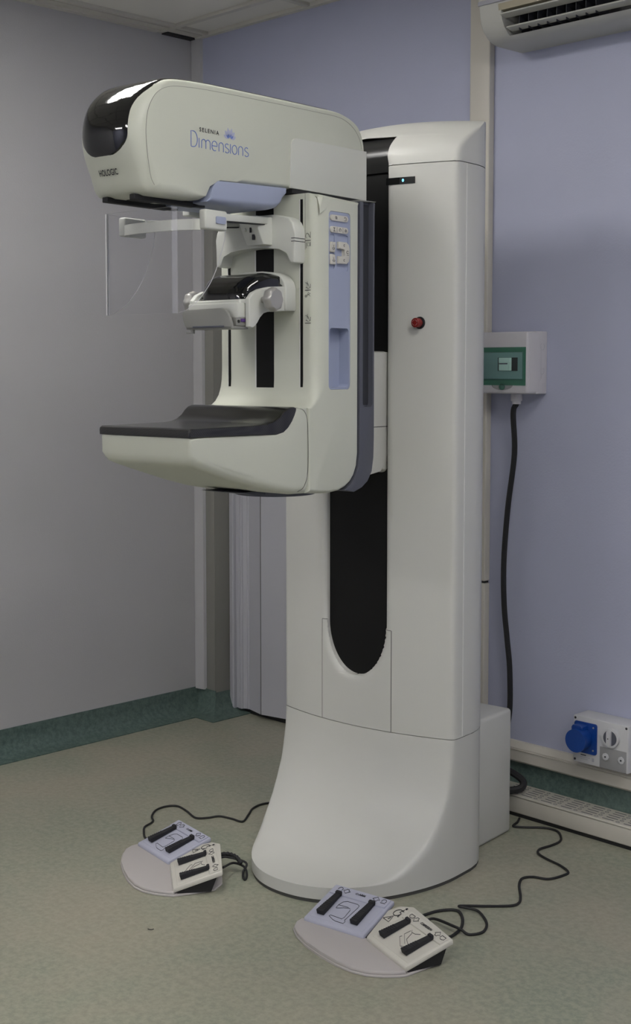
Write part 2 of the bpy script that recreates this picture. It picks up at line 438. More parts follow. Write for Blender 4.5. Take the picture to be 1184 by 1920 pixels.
# cove skirting
def cove_profile():
    return [(0.0, 0.105), (0.004, 0.105), (0.008, 0.07), (0.018, 0.042), (0.036, 0.02), (0.062, 0.008), (0.098, 0.0035), (0.098, 0.0)]
def cove(name, fn, n=1):
    b = newbm(); pr = cove_profile()
    A = [[b.verts.new(fn(t, d, z)) for d, z in pr] for t in (0, 1)]
    for i in range(len(pr) - 1): b.faces.new((A[0][i], A[1][i], A[1][i + 1], A[0][i + 1]))
    o = finish(name, b, 'cove', None, 60); o['kind'] = 'structure'; return o
cove('baseboard_left', lambda t, d, z: (XL + d, lerp(YF, YB - (d if t else 0), t), z))
cove('baseboard_back', lambda t, d, z: (lerp(XL + d, DX0 + d, t), YB - d, z))
cove('baseboard_reveal', lambda t, d, z: (DX0 + d, lerp(YB - d, YB + 0.32, t), z))
cove('baseboard_right', lambda t, d, z: (lerp(DX1 - 0.0, XR, t), YB - d, z * (1.42 if z > 0.04 else 1)))

for nm, lo_, hi_ in (('trim_5', (DX0 - 0.052, YB - 0.006, 0.104), (DX0 + 0.004, YB, DZ + 0.05)), ('trim_6', (DX0, YB - 0.001, 0.0), (DX0 + 0.005, YB + 0.135, DZ))):
    b = newbm(); box(b, lo_, hi_, 0.001); struct(nm, b, 'frame')
# folding door in the doorway
dr = thing('folding_door', 'white folding door with vertical ribs in the doorway behind the column', 'door', (DX0 + 0.006, YB + 0.095, 0))
pan = [(0.012, 0.0), (0.062, 0.0), (0.088, 0.018), (0.195, -0.008), (0.34, 0.02), (0.48, -0.005), (0.62, 0.02), (0.76, -0.005), (0.885, 0.02)]
for k in range(len(pan) - 1):
    (x0, y0), (x1, y1) = pan[k], pan[k + 1]; zb = 0.022
    b = newbm(); dx, dy = x1 - x0, y1 - y0; L = hypot(dx, dy); nx, ny = -dy / L * 0.006, dx / L * 0.006
    prism(b, [(x0 - nx, y0 - ny), (x1 - nx, y1 - ny), (x1 + nx, y1 + ny), (x0 + nx, y0 + ny)], 'z', zb, DZ - 0.02)
    finish('door_panel', b, 'door', dr)
    if 0 < k < 6:
        b = newbm(); cyl(b, (x0, y0 - 0.003, zb), 'z', 0.008 if k != 3 else 0.0035, DZ - 0.05, 12, mi=0)
        finish('hinge_strip', b, 'door' if k != 3 else 'seam', dr)
b = newbm(); box(b, (0.0, -0.02, 0.0), (0.03, 0.012, DZ - 0.02), 0.003); cyl(b, (0.024, -0.018, 0), 'z', 0.006, DZ - 0.05, 12); cyl(b, (0.05, -0.006, 0.022), 'z', 0.005, DZ - 0.06, 12)
finish('lead_post', b, 'door', dr)
b = newbm(); box(b, (0, -0.03, DZ - 0.03), (DX1 - DX0, 0.04, DZ), 0.003); finish('head_track', b, 'door', dr)
b = newbm(); box(b, (0.05, 0.02, 0.0), (DX1 - DX0, 0.05, 0.03)); finish('floor_gap_shade', b, 'dark', dr)  # dark box standing in for the black shade in the gap under the door

# dado trunking low on the back wall
b = newbm(); prism(b, [(YB, 0.147), (YB - 0.018, 0.147), (YB - 0.03, 0.156), (YB - 0.03, 0.20), (YB - 0.016, 0.217), (YB, 0.217)], 'x', -3.2, XR, 0.0)
box(b, (-3.2, YB - 0.0325, 0.1925), (XR, YB - 0.029, 0.1945), 0.0005)
tag(finish('wall_cable_trunking', b, 'pvc'), 'cream horizontal cable trunking along the wall below the socket box', 'trunking')

# floor cable duct with perforated top
fd = thing('floor_cable_duct', 'white perforated floor duct lying along the back wall', 'duct', (-2.6, 3.5, 0))
b = newbm(); box(b, (-0.25, -0.05, 0.012), (4.4, 0.058, 0.066), 0.004); box(b, (-0.25, -0.046, 0.0), (4.4, 0.055, 0.012), 0, 1)
finish('duct_body', b, ['pvc', 'dark'], fd)
b = newbm(); box(b, (-0.25, -0.052, 0.0665), (4.4, 0.058, 0.074), 0.003)
rows_ = 5
for r in range(rows_):
    y = -0.036 + r * 0.0185; x = 0.03 + (r % 2) * 0.004; k = 0
    while x < 2.2:
        f3 = lambda u, v, h, x=x, y=y: (x + u, y + v, 0.074 + h)
        L = 0.042
        out = [(-L / 2 - 0.0, -0.0026), (L / 2, -0.0026), (L / 2, 0.0026), (-L / 2, 0.0026)]
        vv = [b.verts.new((x + p[0], y + p[1], 0.0744)) for p in out]; fc = b.faces.new(vv); fc.material_index = 1
        ribbon(b, [(L / 2 + 0.014 + 0.006 * cos(a * pi / 5), 0.0048 * sin(a * pi / 5)) for a in range(10)], 0.0016, f3, 1, 0.0004, True)
        x += 0.078; k += 1
finish('perforated_cover', b, ['pvc', 'slate'], fd)

# light fixtures
for i, (fx, fy, sx, sy, st) in enumerate(FIXTURES):
    lf = thing('ceiling_light', 'recessed fluorescent ceiling light, ' + ['over the left front of the machine', 'over the floor right of the machine', 'added out of view as fill near the right wall', 'added out of view as fill above the viewer', 'added out of view as fill far behind on the left'][i], 'ceiling light', (fx, fy, CEIL))
    b = newbm()
    for (x0, x1, y0, y1) in ((-sx / 2, sx / 2, -sy / 2, -sy / 2 + 0.02), (-sx / 2, sx / 2, sy / 2 - 0.02, sy / 2), (-sx / 2, -sx / 2 + 0.02, -sy / 2, sy / 2), (sx / 2 - 0.02, sx / 2, -sy / 2, sy / 2)):
        box(b, (x0, y0, -0.006), (x1, y1, 0.012), 0.001)
    finish('frame', b, 'tee', lf)
    mt = emit('tube_glow', (1.0, 0.985, 0.97, 1), st)
    for k in range(4):
        b = newbm()
        if sx > sy: yy = -sy / 2 + sy * (k + 0.5) / 4; box(b, (-sx / 2 + 0.03, yy - 0.05, -0.012), (sx / 2 - 0.03, yy + 0.05, -0.002), 0.002)
        else: xx = -sx / 2 + sx * (k + 0.5) / 4; box(b, (xx - 0.05, -sy / 2 + 0.03, -0.012), (xx + 0.05, sy / 2 - 0.03, -0.002), 0.002)
        finish('fluorescent_tube', b, mt, lf)

# ------------------------------------------------------------------ mammography machine
AW, AM = radians(45.2), radians(38.9)
def cam_to_room(vx, vy):           # level camera frame -> room axes
    X = (cos(AW), -sin(AW)); Y = (sin(AW), cos(AW)); return (vx * X[0] + vy * X[1], vx * Y[0] + vy * Y[1])
_mx = (cos(AM) * -2.305 + sin(AM) * 3.10, -sin(AM) * -2.305 + cos(AM) * 3.10)
mo = cam_to_room(*_mx)
mach = thing('mammography_machine', 'tall white mammography machine with tube head, C-arm and flared column base', 'mammography machine', (mo[0], mo[1], 0), AW - AM)

XC, W = -0.01, 0.32
def Yc(x): u = (x - XC) / W; return -0.045 + 0.055 * u * u
def Dfoot(x):
    u = min(1.0, abs(x - XC) / W); return 0.02 - 0.40 * max(0.0, 1 - u ** 2.2) ** 0.6
def smax(a, c, k):
    h = max(k - abs(a - c), 0); return max(a, c) + h * h / (4 * k)
SC, SW, SZ, SH = -0.014, 0.111, 0.728, 0.156      # slot centre, half width, z where the round end begins, its height
def slot_s(z):
    if z >= SZ: return SW
    t = (SZ - z) / SH
    return SW * sqrt(max(0.0, 1 - t * t)) if t < 1 else 0.0
def slot_d(x, z):
    dx = abs(x - SC)
    if z >= SZ: return max(0.0, dx - SW)
    # distance to the elliptic end
    best = 9
    for k in range(0, 25):
        a = pi / 2 * k / 24
        ex, ez = SW * cos(a), SZ - SH * sin(a); d = hypot(dx - ex, z - ez)
        if d < best: best = d
    return best
FW, FD = 0.024, 0.013
def front(x, z, off, fil=1.0):
    ax = abs(x - XC)
    y = Yc(x) + off
    if fil > 0 and z > SZ - SH - FW:
        d = slot_d(x, z)
        if d < FW:
            t = 1 - d / FW; y += fil * FD * (1 - sqrt(max(0, 1 - t * t * 0.98)))
    y = smax(y, Dfoot(x), 0.028)
    r = 0.014
    if ax > W - r: t = (ax - (W - r)) / r; y += r * (1 - sqrt(max(0, 1 - t * t)))
    return y
US = [sin(pi / 2 * k / 46) for k in range(47)]
SIDE = [(W, 0.0), (W, 0.06), (W, 0.11), (W - 0.006, 0.15), (W - 0.02, 0.185), (W - 0.05, 0.215), (W - 0.09, 0.235), (W - 0.15, 0.248), (0.08, 0.25)]
def wlim(y):
    for (w0, y0), (w1, y1) in zip(SIDE, SIDE[1:]):
        if y0 <= y <= y1: return lerp(w0, w1, (y - y0) / (y1 - y0))
    return W if y < 0 else 0.08
def ring_pts(z, off, slot, fil=1.0, crown=0.0, cap=False):
    s = slot
    xr, xl = [], []
    WL = wlim(min(0.2495, 0.01 + off)) if off > 0 else W
    # denser near the slot edge
    fr = sorted(set([0, 0.008, 0.02, 0.035, 0.055, 0.08, 0.11, 0.15] + [0.2 + 0.8 * u for u in [sin(pi / 2 * k / 24) for k in range(25)]]))
    for f in fr:
        xr.append(SC + s + (XC + WL - SC - s) * f); xl.append(SC - s + (XC - WL - SC + s) * f)
    def P(x):
        u = (x - XC) / W; zz = z + crown * (1 - u * u)
        return (x, front(x, z, off, fil), zz)
    R = [P(x) for x in xr]; Lf = [P(x) for x in xl]
    inner = -0.008
    back = []
    ye = max(front(XC + W, z, off, 0), 0.0)
    yl = R[-1][1]
    for k, (dx, y) in enumerate(SIDE[1:]):
        if y < yl + 0.0005 * k: dx, y = WL - 0.0001 * k, yl + 0.0003 * k
        back.append((XC + dx, y, z))
    backl = [(2 * XC - p[0], p[1], p[2]) for p in back][::-1]
    if s < 1e-6: return [R[0]] + R + back + backl + Lf[::-1] + [Lf[0]]
    return [(SC + s, max(inner + max(0, off), R[0][1] + 0.0005), R[0][2])] + R + back + backl + Lf[::-1] + [(SC - s, max(inner + max(0, off), Lf[0][1] + 0.0005), Lf[0][2])]
def loft_open(bm, rings, mi=0):
    V = [[bm.verts.new(p) for p in r] for r in rings]
    for a, c in zip(V, V[1:]):
        for i in range(len(a) - 1):
            q = [a[i], a[i + 1], c[i + 1], c[i]]
            if len({tuple(round(t, 7) for t in v.co) for v in q}) < 3: continue
            f = bm.faces.new(q); f.material_index = mi
    return V
# column shell
b = newbm(); rings = []
zs = [0.4195, 0.43, 0.46, 0.50, 0.53]
zs += [0.535 + 0.0043 * k for k in range(0, 11)]
for k in range(0, 41):
    a = pi / 2 * (1 - k / 40); zs.append(SZ - SH * sin(a))
zs = sorted(set(round(z, 5) for z in zs))
zs += [0.78, 0.86, 1.0, 1.3, 1.6, 1.9, 2.0, 2.05, 2.0685]
for z in zs: rings.append(ring_pts(z, 0.0, slot_s(z)))
loft_open(b, rings)
def fcol(x, z, h): return (x, front(x, z, 0, 1.0) - h, z)
def vseam(xx, z0, z1, w=0.0012):
    n = 14; ribbon(b, [(xx, z0 + (z1 - z0) * k / n) for k in range(n + 1)], w, fcol, 1, 0.0004)
vseam(-0.141, 0.4195, 0.727); vseam(0.119, 0.4195, 0.722, 0.0018)
ribbon(b, [(-0.141 + 0.016 * k / 10, 0.727) for k in range(11)], 0.0016, fcol, 1)
ribbon(b, [(0.098 + 0.021 * k / 6, 0.722) for k in range(7)], 0.0014, fcol, 1)
for sg in (1, -1):
    xs_ = XC + sg * (W + 0.0003); box(b, (xs_ - 0.0012, 0.052, 0.42), (xs_ + 0.0009, 0.055, 2.068), 0, 2)
finish('column', b, ['white', 'seam', 'lip'], mach, 50)
# cap
b = newbm()
capprof = [(0, 2.0705), (0.001, 2.08), (0.005, 2.098), (0.014, 2.114), (0.029, 2.128), (0.05, 2.143), (0.078, 2.160), (0.105, 2.176), (0.135, 2.190), (0.16, 2.198), (0.19, 2.204), (0.22, 2.207), (0.235, 2.207)]
cp = [(v.x, v.y) for v in catmull([Vector((a, c, 0)) for a, c in capprof], 4)]
rings = []
for o_, z in cp:
    s = SW if o_ < 0.052 else 0.0
    cr = 0.018 * sstep(2.07, 2.15, z)
    if s == 0 and rings and rings[-1][1][0] > 0.05: rings.append(ring_pts(z - 0.0002, o_ - 0.0002, 0.0, 0, cr))
    rings.append(ring_pts(z, o_, s, 1 - sstep(2.07, 2.10, z), cr))
V = loft_open(b, rings)
# close the slot end: rows with slot to row without share the same height
try: b.faces.new(V[-1])
except ValueError: pass
finish('column_cap', b, 'white', mach, 50)
# base
b = newbm(); rings = []
bp = [(0, 0.418), (-0.0035, 0.37), (-0.009, 0.33), (-0.028, 0.25), (-0.066, 0.174), (-0.098, 0.133), (-0.133, 0.10), (-0.165, 0.075), (-0.205, 0.057), (-0.26, 0.048), (-0.33, 0.046), (-0.40, 0.045), (-0.5, 0.040), (-0.6, 0.03), (-0.6, 0.012)]
for v in catmull([Vector((a, c, 0)) for a, c in bp], 9): rings.append(ring_pts(v.y, v.x, 0.0, 0))
rings.append(ring_pts(0.011, -0.6, 0.0, 0))
V = loft_open(b, rings)
finish('column_base', b, 'white', mach, 50)
b = newbm(); rings = []
for z in (0.0, 0.0112):
    r = ring_pts(z, -0.6, 0.0, 0); rings.append([(XC + (p[0] - XC) * 0.992, p[1] * 0.992 if p[1] < 0 else p[1], z) for p in r])
V = loft_open(b, rings); b.faces.new(V[1])
finish('plinth', b, 'seam', mach)
# black slot cover
b = newbm()
prof = [(-0.018, 0.56), (-0.018, 2.050), (-0.012, 2.051), (-0.012, 2.053), (-0.024, 2.054), (-0.027, 2.062), (-0.029, 2.078)]
prof2 = [(-0.045 + 0.012 + a, c + 0.012) for a, c in cp if 2.08 < c and a < 0.075]
allp = prof + prof2
A = [b.verts.new((SC - SW - 0.004, p[0], p[1])) for p in allp]; B = [b.verts.new((SC + SW + 0.004, p[0], p[1])) for p in allp]
for i in range(len(allp) - 1):
    f = b.faces.new((A[i], B[i], B[i + 1], A[i + 1])); f.material_index = 0 if allp[i][1] < 2.052 else 1
finish('slot_cover', b, ['black', 'capblack'], mach, 40)
# carriage block inside the slot
b = newbm()
XSolid(resample([(-0.215, 1.54), (0.0, 1.54), (0.0, 1.20)] + [(-0.01 - 0.07 * sin(radians(t)), 1.25 - 0.065 * cos(radians(t)) - 0.0) for t in (10, 30)] + [(-0.215, 1.175)], 0.03), 0.088, 0.02, 0.01).build(b)
XSolid([(-0.03, 1.538), (-0.004, 1.538), (-0.004, 1.30), (-0.02, 1.22), (-0.05, 1.19), (-0.215, 1.17), (-0.215, 1.538)], 0.09, 0.008, 0.004).build(b)
box(b, (0.0895, -0.21, 1.3205), (0.0905, -0.005, 1.3225), 0, 1)
finish('carriage_block', b, ['white', 'seam'], mach)
# status bar and emergency stop, rear cabinet
b = newbm(); n = 12
Va = [b.verts.new((0.097 + 0.090 * k / n, front(0.097 + 0.090 * k / n, 1.5, 0, 0) - 0.0012, 2.014)) for k in range(n + 1)]
Vb = [b.verts.new((v.co.x, v.co.y, 2.0335)) for v in Va]
for k in range(n): b.faces.new((Va[k], Va[k + 1], Vb[k + 1], Vb[k]))
sb = finish('status_bar', b, 'gloss', mach)
b = newbm(); fy = front(0.150, 1.5, 0, 0)
ribbon(b, [(0.150 + 0.0024 * cos(t * pi / 6), 2.0245 + 0.0033 * sin(t * pi / 6)) for t in range(12)], 0.0016, lambda u, v, h: (u, fy - 0.0014 - h, v), 0, 0.0006, True)
finish('status_light', b, 'led', sb)
es = newbm(); ey = front(0.203, 1.6, 0, 0)
cyl(es, (0.203, ey - 0.026, 1.620), 'y', 0.0135, 0.022, 32, 0.003, 0)
eb = finish('emergency_stop_button', es, 'red', mach)
b = newbm(); cyl(b, (0.203, ey - 0.007, 1.620), 'y', 0.0125, 0.008, 32, 0.001); cyl(b, (0.203, ey - 0.0025, 1.620), 'y', 0.0175, 0.004, 32, 0.001)
finish('collar', b, 'dark', eb)
b = newbm()
for k in range(4):
    a0 = radians(90 * k + 8)
    ribbon(b, [(0.203 + 0.008 * cos(a0 + radians(72 * t / 8)), 1.620 + 0.008 * sin(a0 + radians(72 * t / 8))) for t in range(9)], 0.0013, lambda u, v, h: (u, ey - 0.0262 - h, v), 0, 0.0003)
finish('arrow_ring_marking', b, mat('button_pink', (0.45, 0.25, 0.24, 1), 0.5), eb)
b = newbm(); box(b, (-0.235, 0.22, 0.0), (0.230, 0.476, 0.405), 0.012); finish('rear_cabinet', b, 'white', mach)

# --- C-arm
AWD = 0.18
arm_out = [(-0.46, 1.945), (-0.46, 1.46), (-0.461, 1.44), (-0.465, 1.42), (-0.474, 1.405), (-0.487, 1.395), (-0.499, 1.3905), (-0.499, 1.165),
           (-0.45, 1.160), (-0.40, 1.157), (-0.362, 1.160), (-0.335, 1.167), (-0.312, 1.180), (-0.294, 1.198), (-0.281, 1.225), (-0.276, 1.26), (-0.275, 1.939)]
def arm_rx(N, P):
    if P.y < 1.42: return lerp(0.045, 0.012, sstep(1.42, 1.38, P.y)) if P.x < -0.4 and P.y > 1.30 else 0.012
    return 0.045 if N.x < -0.5 else (0.006 if N.x > 0.5 else 0.02)
def arm_rin(N, P):
    if P.y < 1.42: return lerp(0.06, 0.012, sstep(1.42, 1.38, P.y)) if P.x < -0.4 and P.y > 1.30 else 0.012
    return 0.06 if N.x < -0.5 else (0.003 if N.x > 0.5 else 0.008)
b = newbm(); XSolid(resample(arm_out, 0.012), AWD, 0.03, lambda N, P: lerp(0.010, 0.055, sstep(1.385, 1.50, P.y)) if (P.x < -0.44 and P.y > 1.38) else 0.012).build(b)
carm = finish('c_arm', b, ['cream', 'seam'], mach, 50)
c = newbm(); prism(c, rrect(-0.411, 1.434, -0.317, 1.902, 0.012), 'x', 0.135, 0.2); boolcut(carm, c)
b = newbm(); prism(b, rrect(-0.4105, 1.4345, -0.3175, 1.9015, 0.0118), 'x', 0.136, 0.1790, 0.0008); sp = finish('control_panel', b, 'lilac', mach)
c = newbm(); prism(c, rrect(-0.406, 1.440, -0.323, 1.597, 0.010), 'x', 0.146, 0.2); boolcut(sp, c)
c = newbm(); prism(c, rrect(-0.407, 1.752, -0.384, 1.843, 0.007), 'x', 0.1755, 0.2); prism(c, rrect(-0.376, 1.748, -0.326, 1.843, 0.007), 'x', 0.1755, 0.2); boolcut(sp, c)
fx = lambda x0: (lambda u, v, h: (x0 + h, u, v))
def pill(y0, z0, y1, z1, r, x1=0.1835, seams=()):
    bb = newbm(); prism(bb, rrect(y0, z0, y1, z1, r), 'x', 0.1775, x1, 0.0015)
    for s_ in seams: box(bb, (x1 - 0.0005, s_ - 0.0004, z0 + 0.001), (x1 + 0.0002, s_ + 0.0004, z1 - 0.001), 0, 1)
    return bb, fx(x1)
def arc(cx, cy, r, a0, a1, n=8, ry=None):
    return [(cx + r * cos(radians(lerp(a0, a1, k / n))), cy + (ry or r) * sin(radians(lerp(a0, a1, k / n)))) for k in range(n + 1)]
bb, f3 = pill(-0.407, 1.8775, -0.331, 1.8925, 0.0072)
ribbon(bb, arc(-0.385, 1.8862, 0.0028, 0, 360), 0.0011, f3, 1); ribbon(bb, [(-0.388, 1.882), (-0.380, 1.882), (-0.382, 1.8885)], 0.0011, f3, 1)
ribbon(bb, [(-0.351, 1.8805), (-0.342, 1.8805), (-0.342, 1.8885), (-0.348, 1.8895), (-0.348, 1.8855)], 0.0010, f3, 1)
finish('control_button', bb, ['padwhite', 'ink'], mach)
bb, f3 = pill(-0.407, 1.8465, -0.331, 1.8625, 0.0075, seams=(-0.380, -0.355))
ribbon(bb, [(-0.397, 1.850), (-0.388, 1.850), (-0.3925, 1.850), (-0.3925, 1.8585), (-0.397, 1.8585), (-0.388, 1.8585)], 0.0014, f3, 1)
ribbon(bb, arc(-0.367, 1.8545, 0.0038, -60, 240), 0.0013, f3, 1); ribbon(bb, arc(-0.343, 1.8545, 0.0030, 0, 360), 0.0012, f3, 1)
finish('control_button', bb, ['padwhite', 'ink'], mach)
for z0, z1 in ((1.795, 1.822), (1.763, 1.790)):
    bb = newbm(); t = bmesh.new(); bmesh.ops.create_cube(t, size=1)
    for v in t.verts:
        zc = (z0 + z1) / 2; up = (z0 > 1.78)
        tip = (v.co.z > 0) == up
        v.co = Vector((0.176 if v.co.x < 0 else (0.1845 if tip else 0.1815), -0.3955 + v.co.y * 0.0215, zc + v.co.z * (z1 - z0)))
    bevel(t, 0.0025, 3); merge(bb, t, 0)
    zc = (z0 + z1) / 2 + 0.001; f3 = (lambda u, v, h, z0=z0, z1=z1, up=up: (lerp(0.1815, 0.1845, (v - z0) / (z1 - z0) if up else (z1 - v) / (z1 - z0)) + h, u, v))
    ribbon(bb, arc(-0.394, zc - 0.003, 0.0045, 180, 360), 0.0011, f3, 1, 0.0004); ribbon(bb, [(-0.3985, zc - 0.003), (-0.3895, zc - 0.003)], 0.0011, f3, 1, 0.0004)
    ribbon(bb, [(-0.394, zc - 0.001), (-0.394, zc + 0.005)], 0.0011, f3, 1, 0.0004)
    finish('rocker_button', bb, ['padwhite', 'ink'], mach)
bb = newbm()
prism(bb, [(-0.374, 1.767), (-0.340, 1.767), (-0.331, 1.774), (-0.328, 1.783), (-0.328, 1.808), (-0.331, 1.817), (-0.340, 1.824), (-0.374, 1.824), (-0.374, 1.806), (-0.349, 1.806), (-0.349, 1.786), (-0.374, 1.786)], 'x', 0.176, 0.186, 0.0015)
f3 = fx(0.186)
ribbon(bb, arc(-0.352, 1.815, 0.0028, 40, 300), 0.0009, f3, 1); ribbon(bb, arc(-0.352, 1.776, 0.0028, 40, 300), 0.0009, f3, 1)
ribbon(bb, arc(-0.3385, 1.798, 0.004, 20, 330), 0.0011, f3, 1); ribbon(bb, [(-0.342, 1.790), (-0.333, 1.790)], 0.0009, f3, 1)
finish('rotation_button', bb, ['padwhite', 'ink'], mach)
# track strip, grooves, joint lines and height marks on the arm front
b = newbm(); prism(b, rrect(-0.030, 1.428, 0.032, 1.93, 0.008), 'y', -0.4612, -0.45, 0.0005); finish('track_strip', b, 'black', mach)
b = newbm(); prism(b, rrect(-0.0345, 1.426, -0.030, 1.93, 0.002), 'y', -0.4616, -0.45, 0.0008); finish('track_lip', b, 'lip', mach)
for sg in (-1, 1):
    b = newbm(); box(b, (sg * 0.1285 - 0.0042, -0.4612, 1.441), (sg * 0.1285 + 0.0042, -0.43, 1.93), 0.0003, 0)
    box(b, (sg * 0.1285 - 0.0068, -0.4614, 1.438), (sg * 0.1285 - 0.0042, -0.43, 1.93), 0.0008, 1)
    finish('slide_groove', b, ['black', 'lip'], mach)
for lo_, hi_ in (((-0.124, -0.4604, 1.4425), (-0.032, -0.45, 1.4433)), ((0.034, -0.4604, 1.4425), (0.124, -0.45, 1.4433)), ((0.1400, -0.4602, 1.80), (0.1407, -0.44, 1.944))):
    b = newbm(); box(b, lo_, hi_); finish('arm_joint', b, 'seam', mach)
# printed height marks beside the right groove (on the curved front corner)
b = newbm()
def fmark(u, v, h):
    t = min(1, max(0, (u - 0.15) / 0.03)); y = -0.46 + 0.055 * (1 - sqrt(1 - t * t)); return (u, y - 0.0006 - h * 0.5, v)
for zc, kinds in ((1.8225, 'ab'), (1.694, 'cd'), (1.6085, 'c')):
    b = newbm()
    ribbon(b, [(0.140, zc), (0.146, zc), (0.152, zc), (0.158, zc)], 0.0016, fmark)
    if 'a' in kinds:
        ribbon(b, arc(0.148, zc + 0.012, 0.006, -30, 250), 0.0007, fmark); ribbon(b, [(0.143, zc + 0.019), (0.150, zc + 0.019), (0.157, zc + 0.006)], 0.0007, fmark)
        ribbon(b, [(0.157, zc + 0.022), (0.157, zc + 0.007)], 0.0006, fmark)
    if 'b' in kinds:
        ribbon(b, [(0.144, zc - 0.020), (0.144, zc - 0.006), (0.155, zc - 0.006), (0.155, zc - 0.014), (0.148, zc - 0.014), (0.148, zc - 0.008)], 0.0007, fmark)
        ribbon(b, [(0.157, zc - 0.004), (0.157, zc - 0.015)], 0.0006, fmark)
    if 'c' in kinds:
        ribbon(b, arc(0.151, zc + 0.008, 0.004, 180, 380), 0.0008, fmark); ribbon(b, [(0.141, zc + 0.020), (0.150, zc + 0.017), (0.153, zc + 0.010)], 0.0008, fmark)
        ribbon(b, [(0.148, zc + 0.023), (0.148, zc + 0.012)], 0.0007, fmark); ribbon(b, [(0.157, zc + 0.016), (0.157, zc + 0.005)], 0.0006, fmark); ribbon(b, [(0.143, zc + 0.006), (0.145, zc + 0.009)], 0.0012, fmark)
    if 'd' in kinds:
        ribbon(b, arc(0.143, zc - 0.015, 0.0028, 0, 360), 0.0008, fmark); ribbon(b, [(0.146, zc - 0.013), (0.157, zc - 0.009), (0.151, zc - 0.006), (0.148, zc - 0.009), (0.157, zc - 0.016)], 0.0008, fmark)
    finish('printed_height_mark', b, 'ink', mach)
b = newbm()
for z in (1.809, 1.801): ribbon(b, [(-0.174, z), (-0.166, z)], 0.0014, lambda u, v, h: (u, -0.46 + 0.055 * (1 - sqrt(max(0, 1 - min(1, max(0, (-u - 0.15) / 0.03)) ** 2))) - 0.0006 - h, v))
finish('printed_height_mark', b, 'ink', mach)
# slate back shell of the arm
b = newbm()
go = [(-0.275, 1.939), (-0.275, 1.26), (-0.281, 1.222), (-0.294, 1.195), (-0.315, 1.176), (-0.34, 1.163), (-0.30, 1.155), (-0.262, 1.162), (-0.235, 1.178), (-0.215, 1.205), (-0.207, 1.245), (-0.205, 1.30), (-0.205, 1.943)]
XSolid(resample(go, 0.04), AWD + 0.001, lambda N, P: 0.02 if N.x > 0.3 else 0.002, lambda N, P: 0.006 if N.x > 0.3 else 0.001).build(b)
gs = finish('arm_back_shell', b, ['slate'], mach, 50)
c = newbm(); prism(c, rrect(-0.262, 1.385, -0.217, 1.99, 0.012), 'x', 0.165, 0.25); boolcut(gs, c)
b = newbm(); box(b, (0.150, -0.262, 1.39), (0.1655, -0.217, 1.935)); finish('shell_recess', b, 'slatedark', gs.parent)
b = newbm(); prism(b, [(-0.276, 1.9395), (-0.205, 1.943), (-0.200, 1.945), (-0.276, 1.943)], 'x', -0.179, 0.1795, 0.001); finish('shell_top_trim', b, 'acrylic' if False else 'grey', mach)
# underside foot of the arm
b = newbm(); cyl(b, (0.0, -0.42, 1.150), 'z', 0.11, 0.012, 48, 0.004); finish('arm_bottom_disc', b, 'slate', mach)

# --- detector table
def wid(v):
    k = 1 + (0.1805 / 0.157 - 1) * sstep(-0.80, -0.50, v.y); return Vector((v.x * k, v.y, v.z))
tb = [(-0.909, 1.325), (-0.62, 1.323), (-0.598, 1.330), (-0.578, 1.344), (-0.562, 1.362), (-0.553, 1.378), (-0.548, 1.3895), (-0.4995, 1.3905), (-0.4995, 1.1645),
      (-0.55, 1.166), (-0.61, 1.177), (-0.70, 1.199), (-0.80, 1.228), (-0.87, 1.25), (-0.895, 1.259), (-0.905, 1.268), (-0.909, 1.282)]
def trx(N, P): return 0.022 if N.y < -0.3 else (0.010 if N.x < -0.5 else (0.010 if (N.y > 0.5 and P.x > -0.56) else 0.003))
b = newbm(); XSolid(resample(tb, 0.025), 0.157, trx, trx, wid).build(b)
finish('detector_housing', b, ['cream', 'seam'], mach, 40)
cv = [(-0.912, 1.326), (-0.913, 1.338), (-0.911, 1.344), (-0.905, 1.3475), (-0.68, 1.349), (-0.65, 1.351), (-0.625, 1.357), (-0.605, 1.367), (-0.590, 1.380), (-0.577, 1.388), (-0.563, 1.3915), (-0.551, 1.392), (-0.544, 1.3885),
      (-0.5450, 1.381), (-0.550, 1.370), (-0.560, 1.354), (-0.574, 1.3385), (-0.590, 1.3275), (-0.615, 1.3222), (-0.75, 1.3243)]
def cvw(v):
    v = wid(v)
    # hollow bowl in front of the ridge: side rims stand up a little
    return v
b = newbm(); XSolid(resample(cv, 0.015), 0.1585, 0.005, 0.003, cvw).build(b)
finish('carbon_table_top', b, ['carbon'], mach, 40)
b = newbm(); prism(b, [(-0.62, 1.168), (-0.56, 1.158), (-0.42, 1.153), (-0.42, 1.165)], 'x', -0.09, 0.05, 0.001); finish('underside_plate', b, 'slate', mach)
# joint between table housing and arm
b = newbm()
jp = catmull([Vector(q) for q in ((-0.550, 1.3895, 0), (-0.53, 1.388, 0), (-0.512, 1.379, 0), (-0.502, 1.36, 0), (-0.4985, 1.33, 0), (-0.4975, 1.25, 0), (-0.502, 1.21, 0), (-0.515, 1.185, 0), (-0.535, 1.172, 0))], 5)
ribbon(b, [(v.x, v.y) for v in jp], 0.0011, lambda u, v, h: (0.1803 - 0.012 * sstep(1.384, 1.3925, v) - 0.006 * sstep(1.18, 1.17, v) + h, u, v), 0, 0.0006)
finish('housing_joint', b, 'seam', mach)

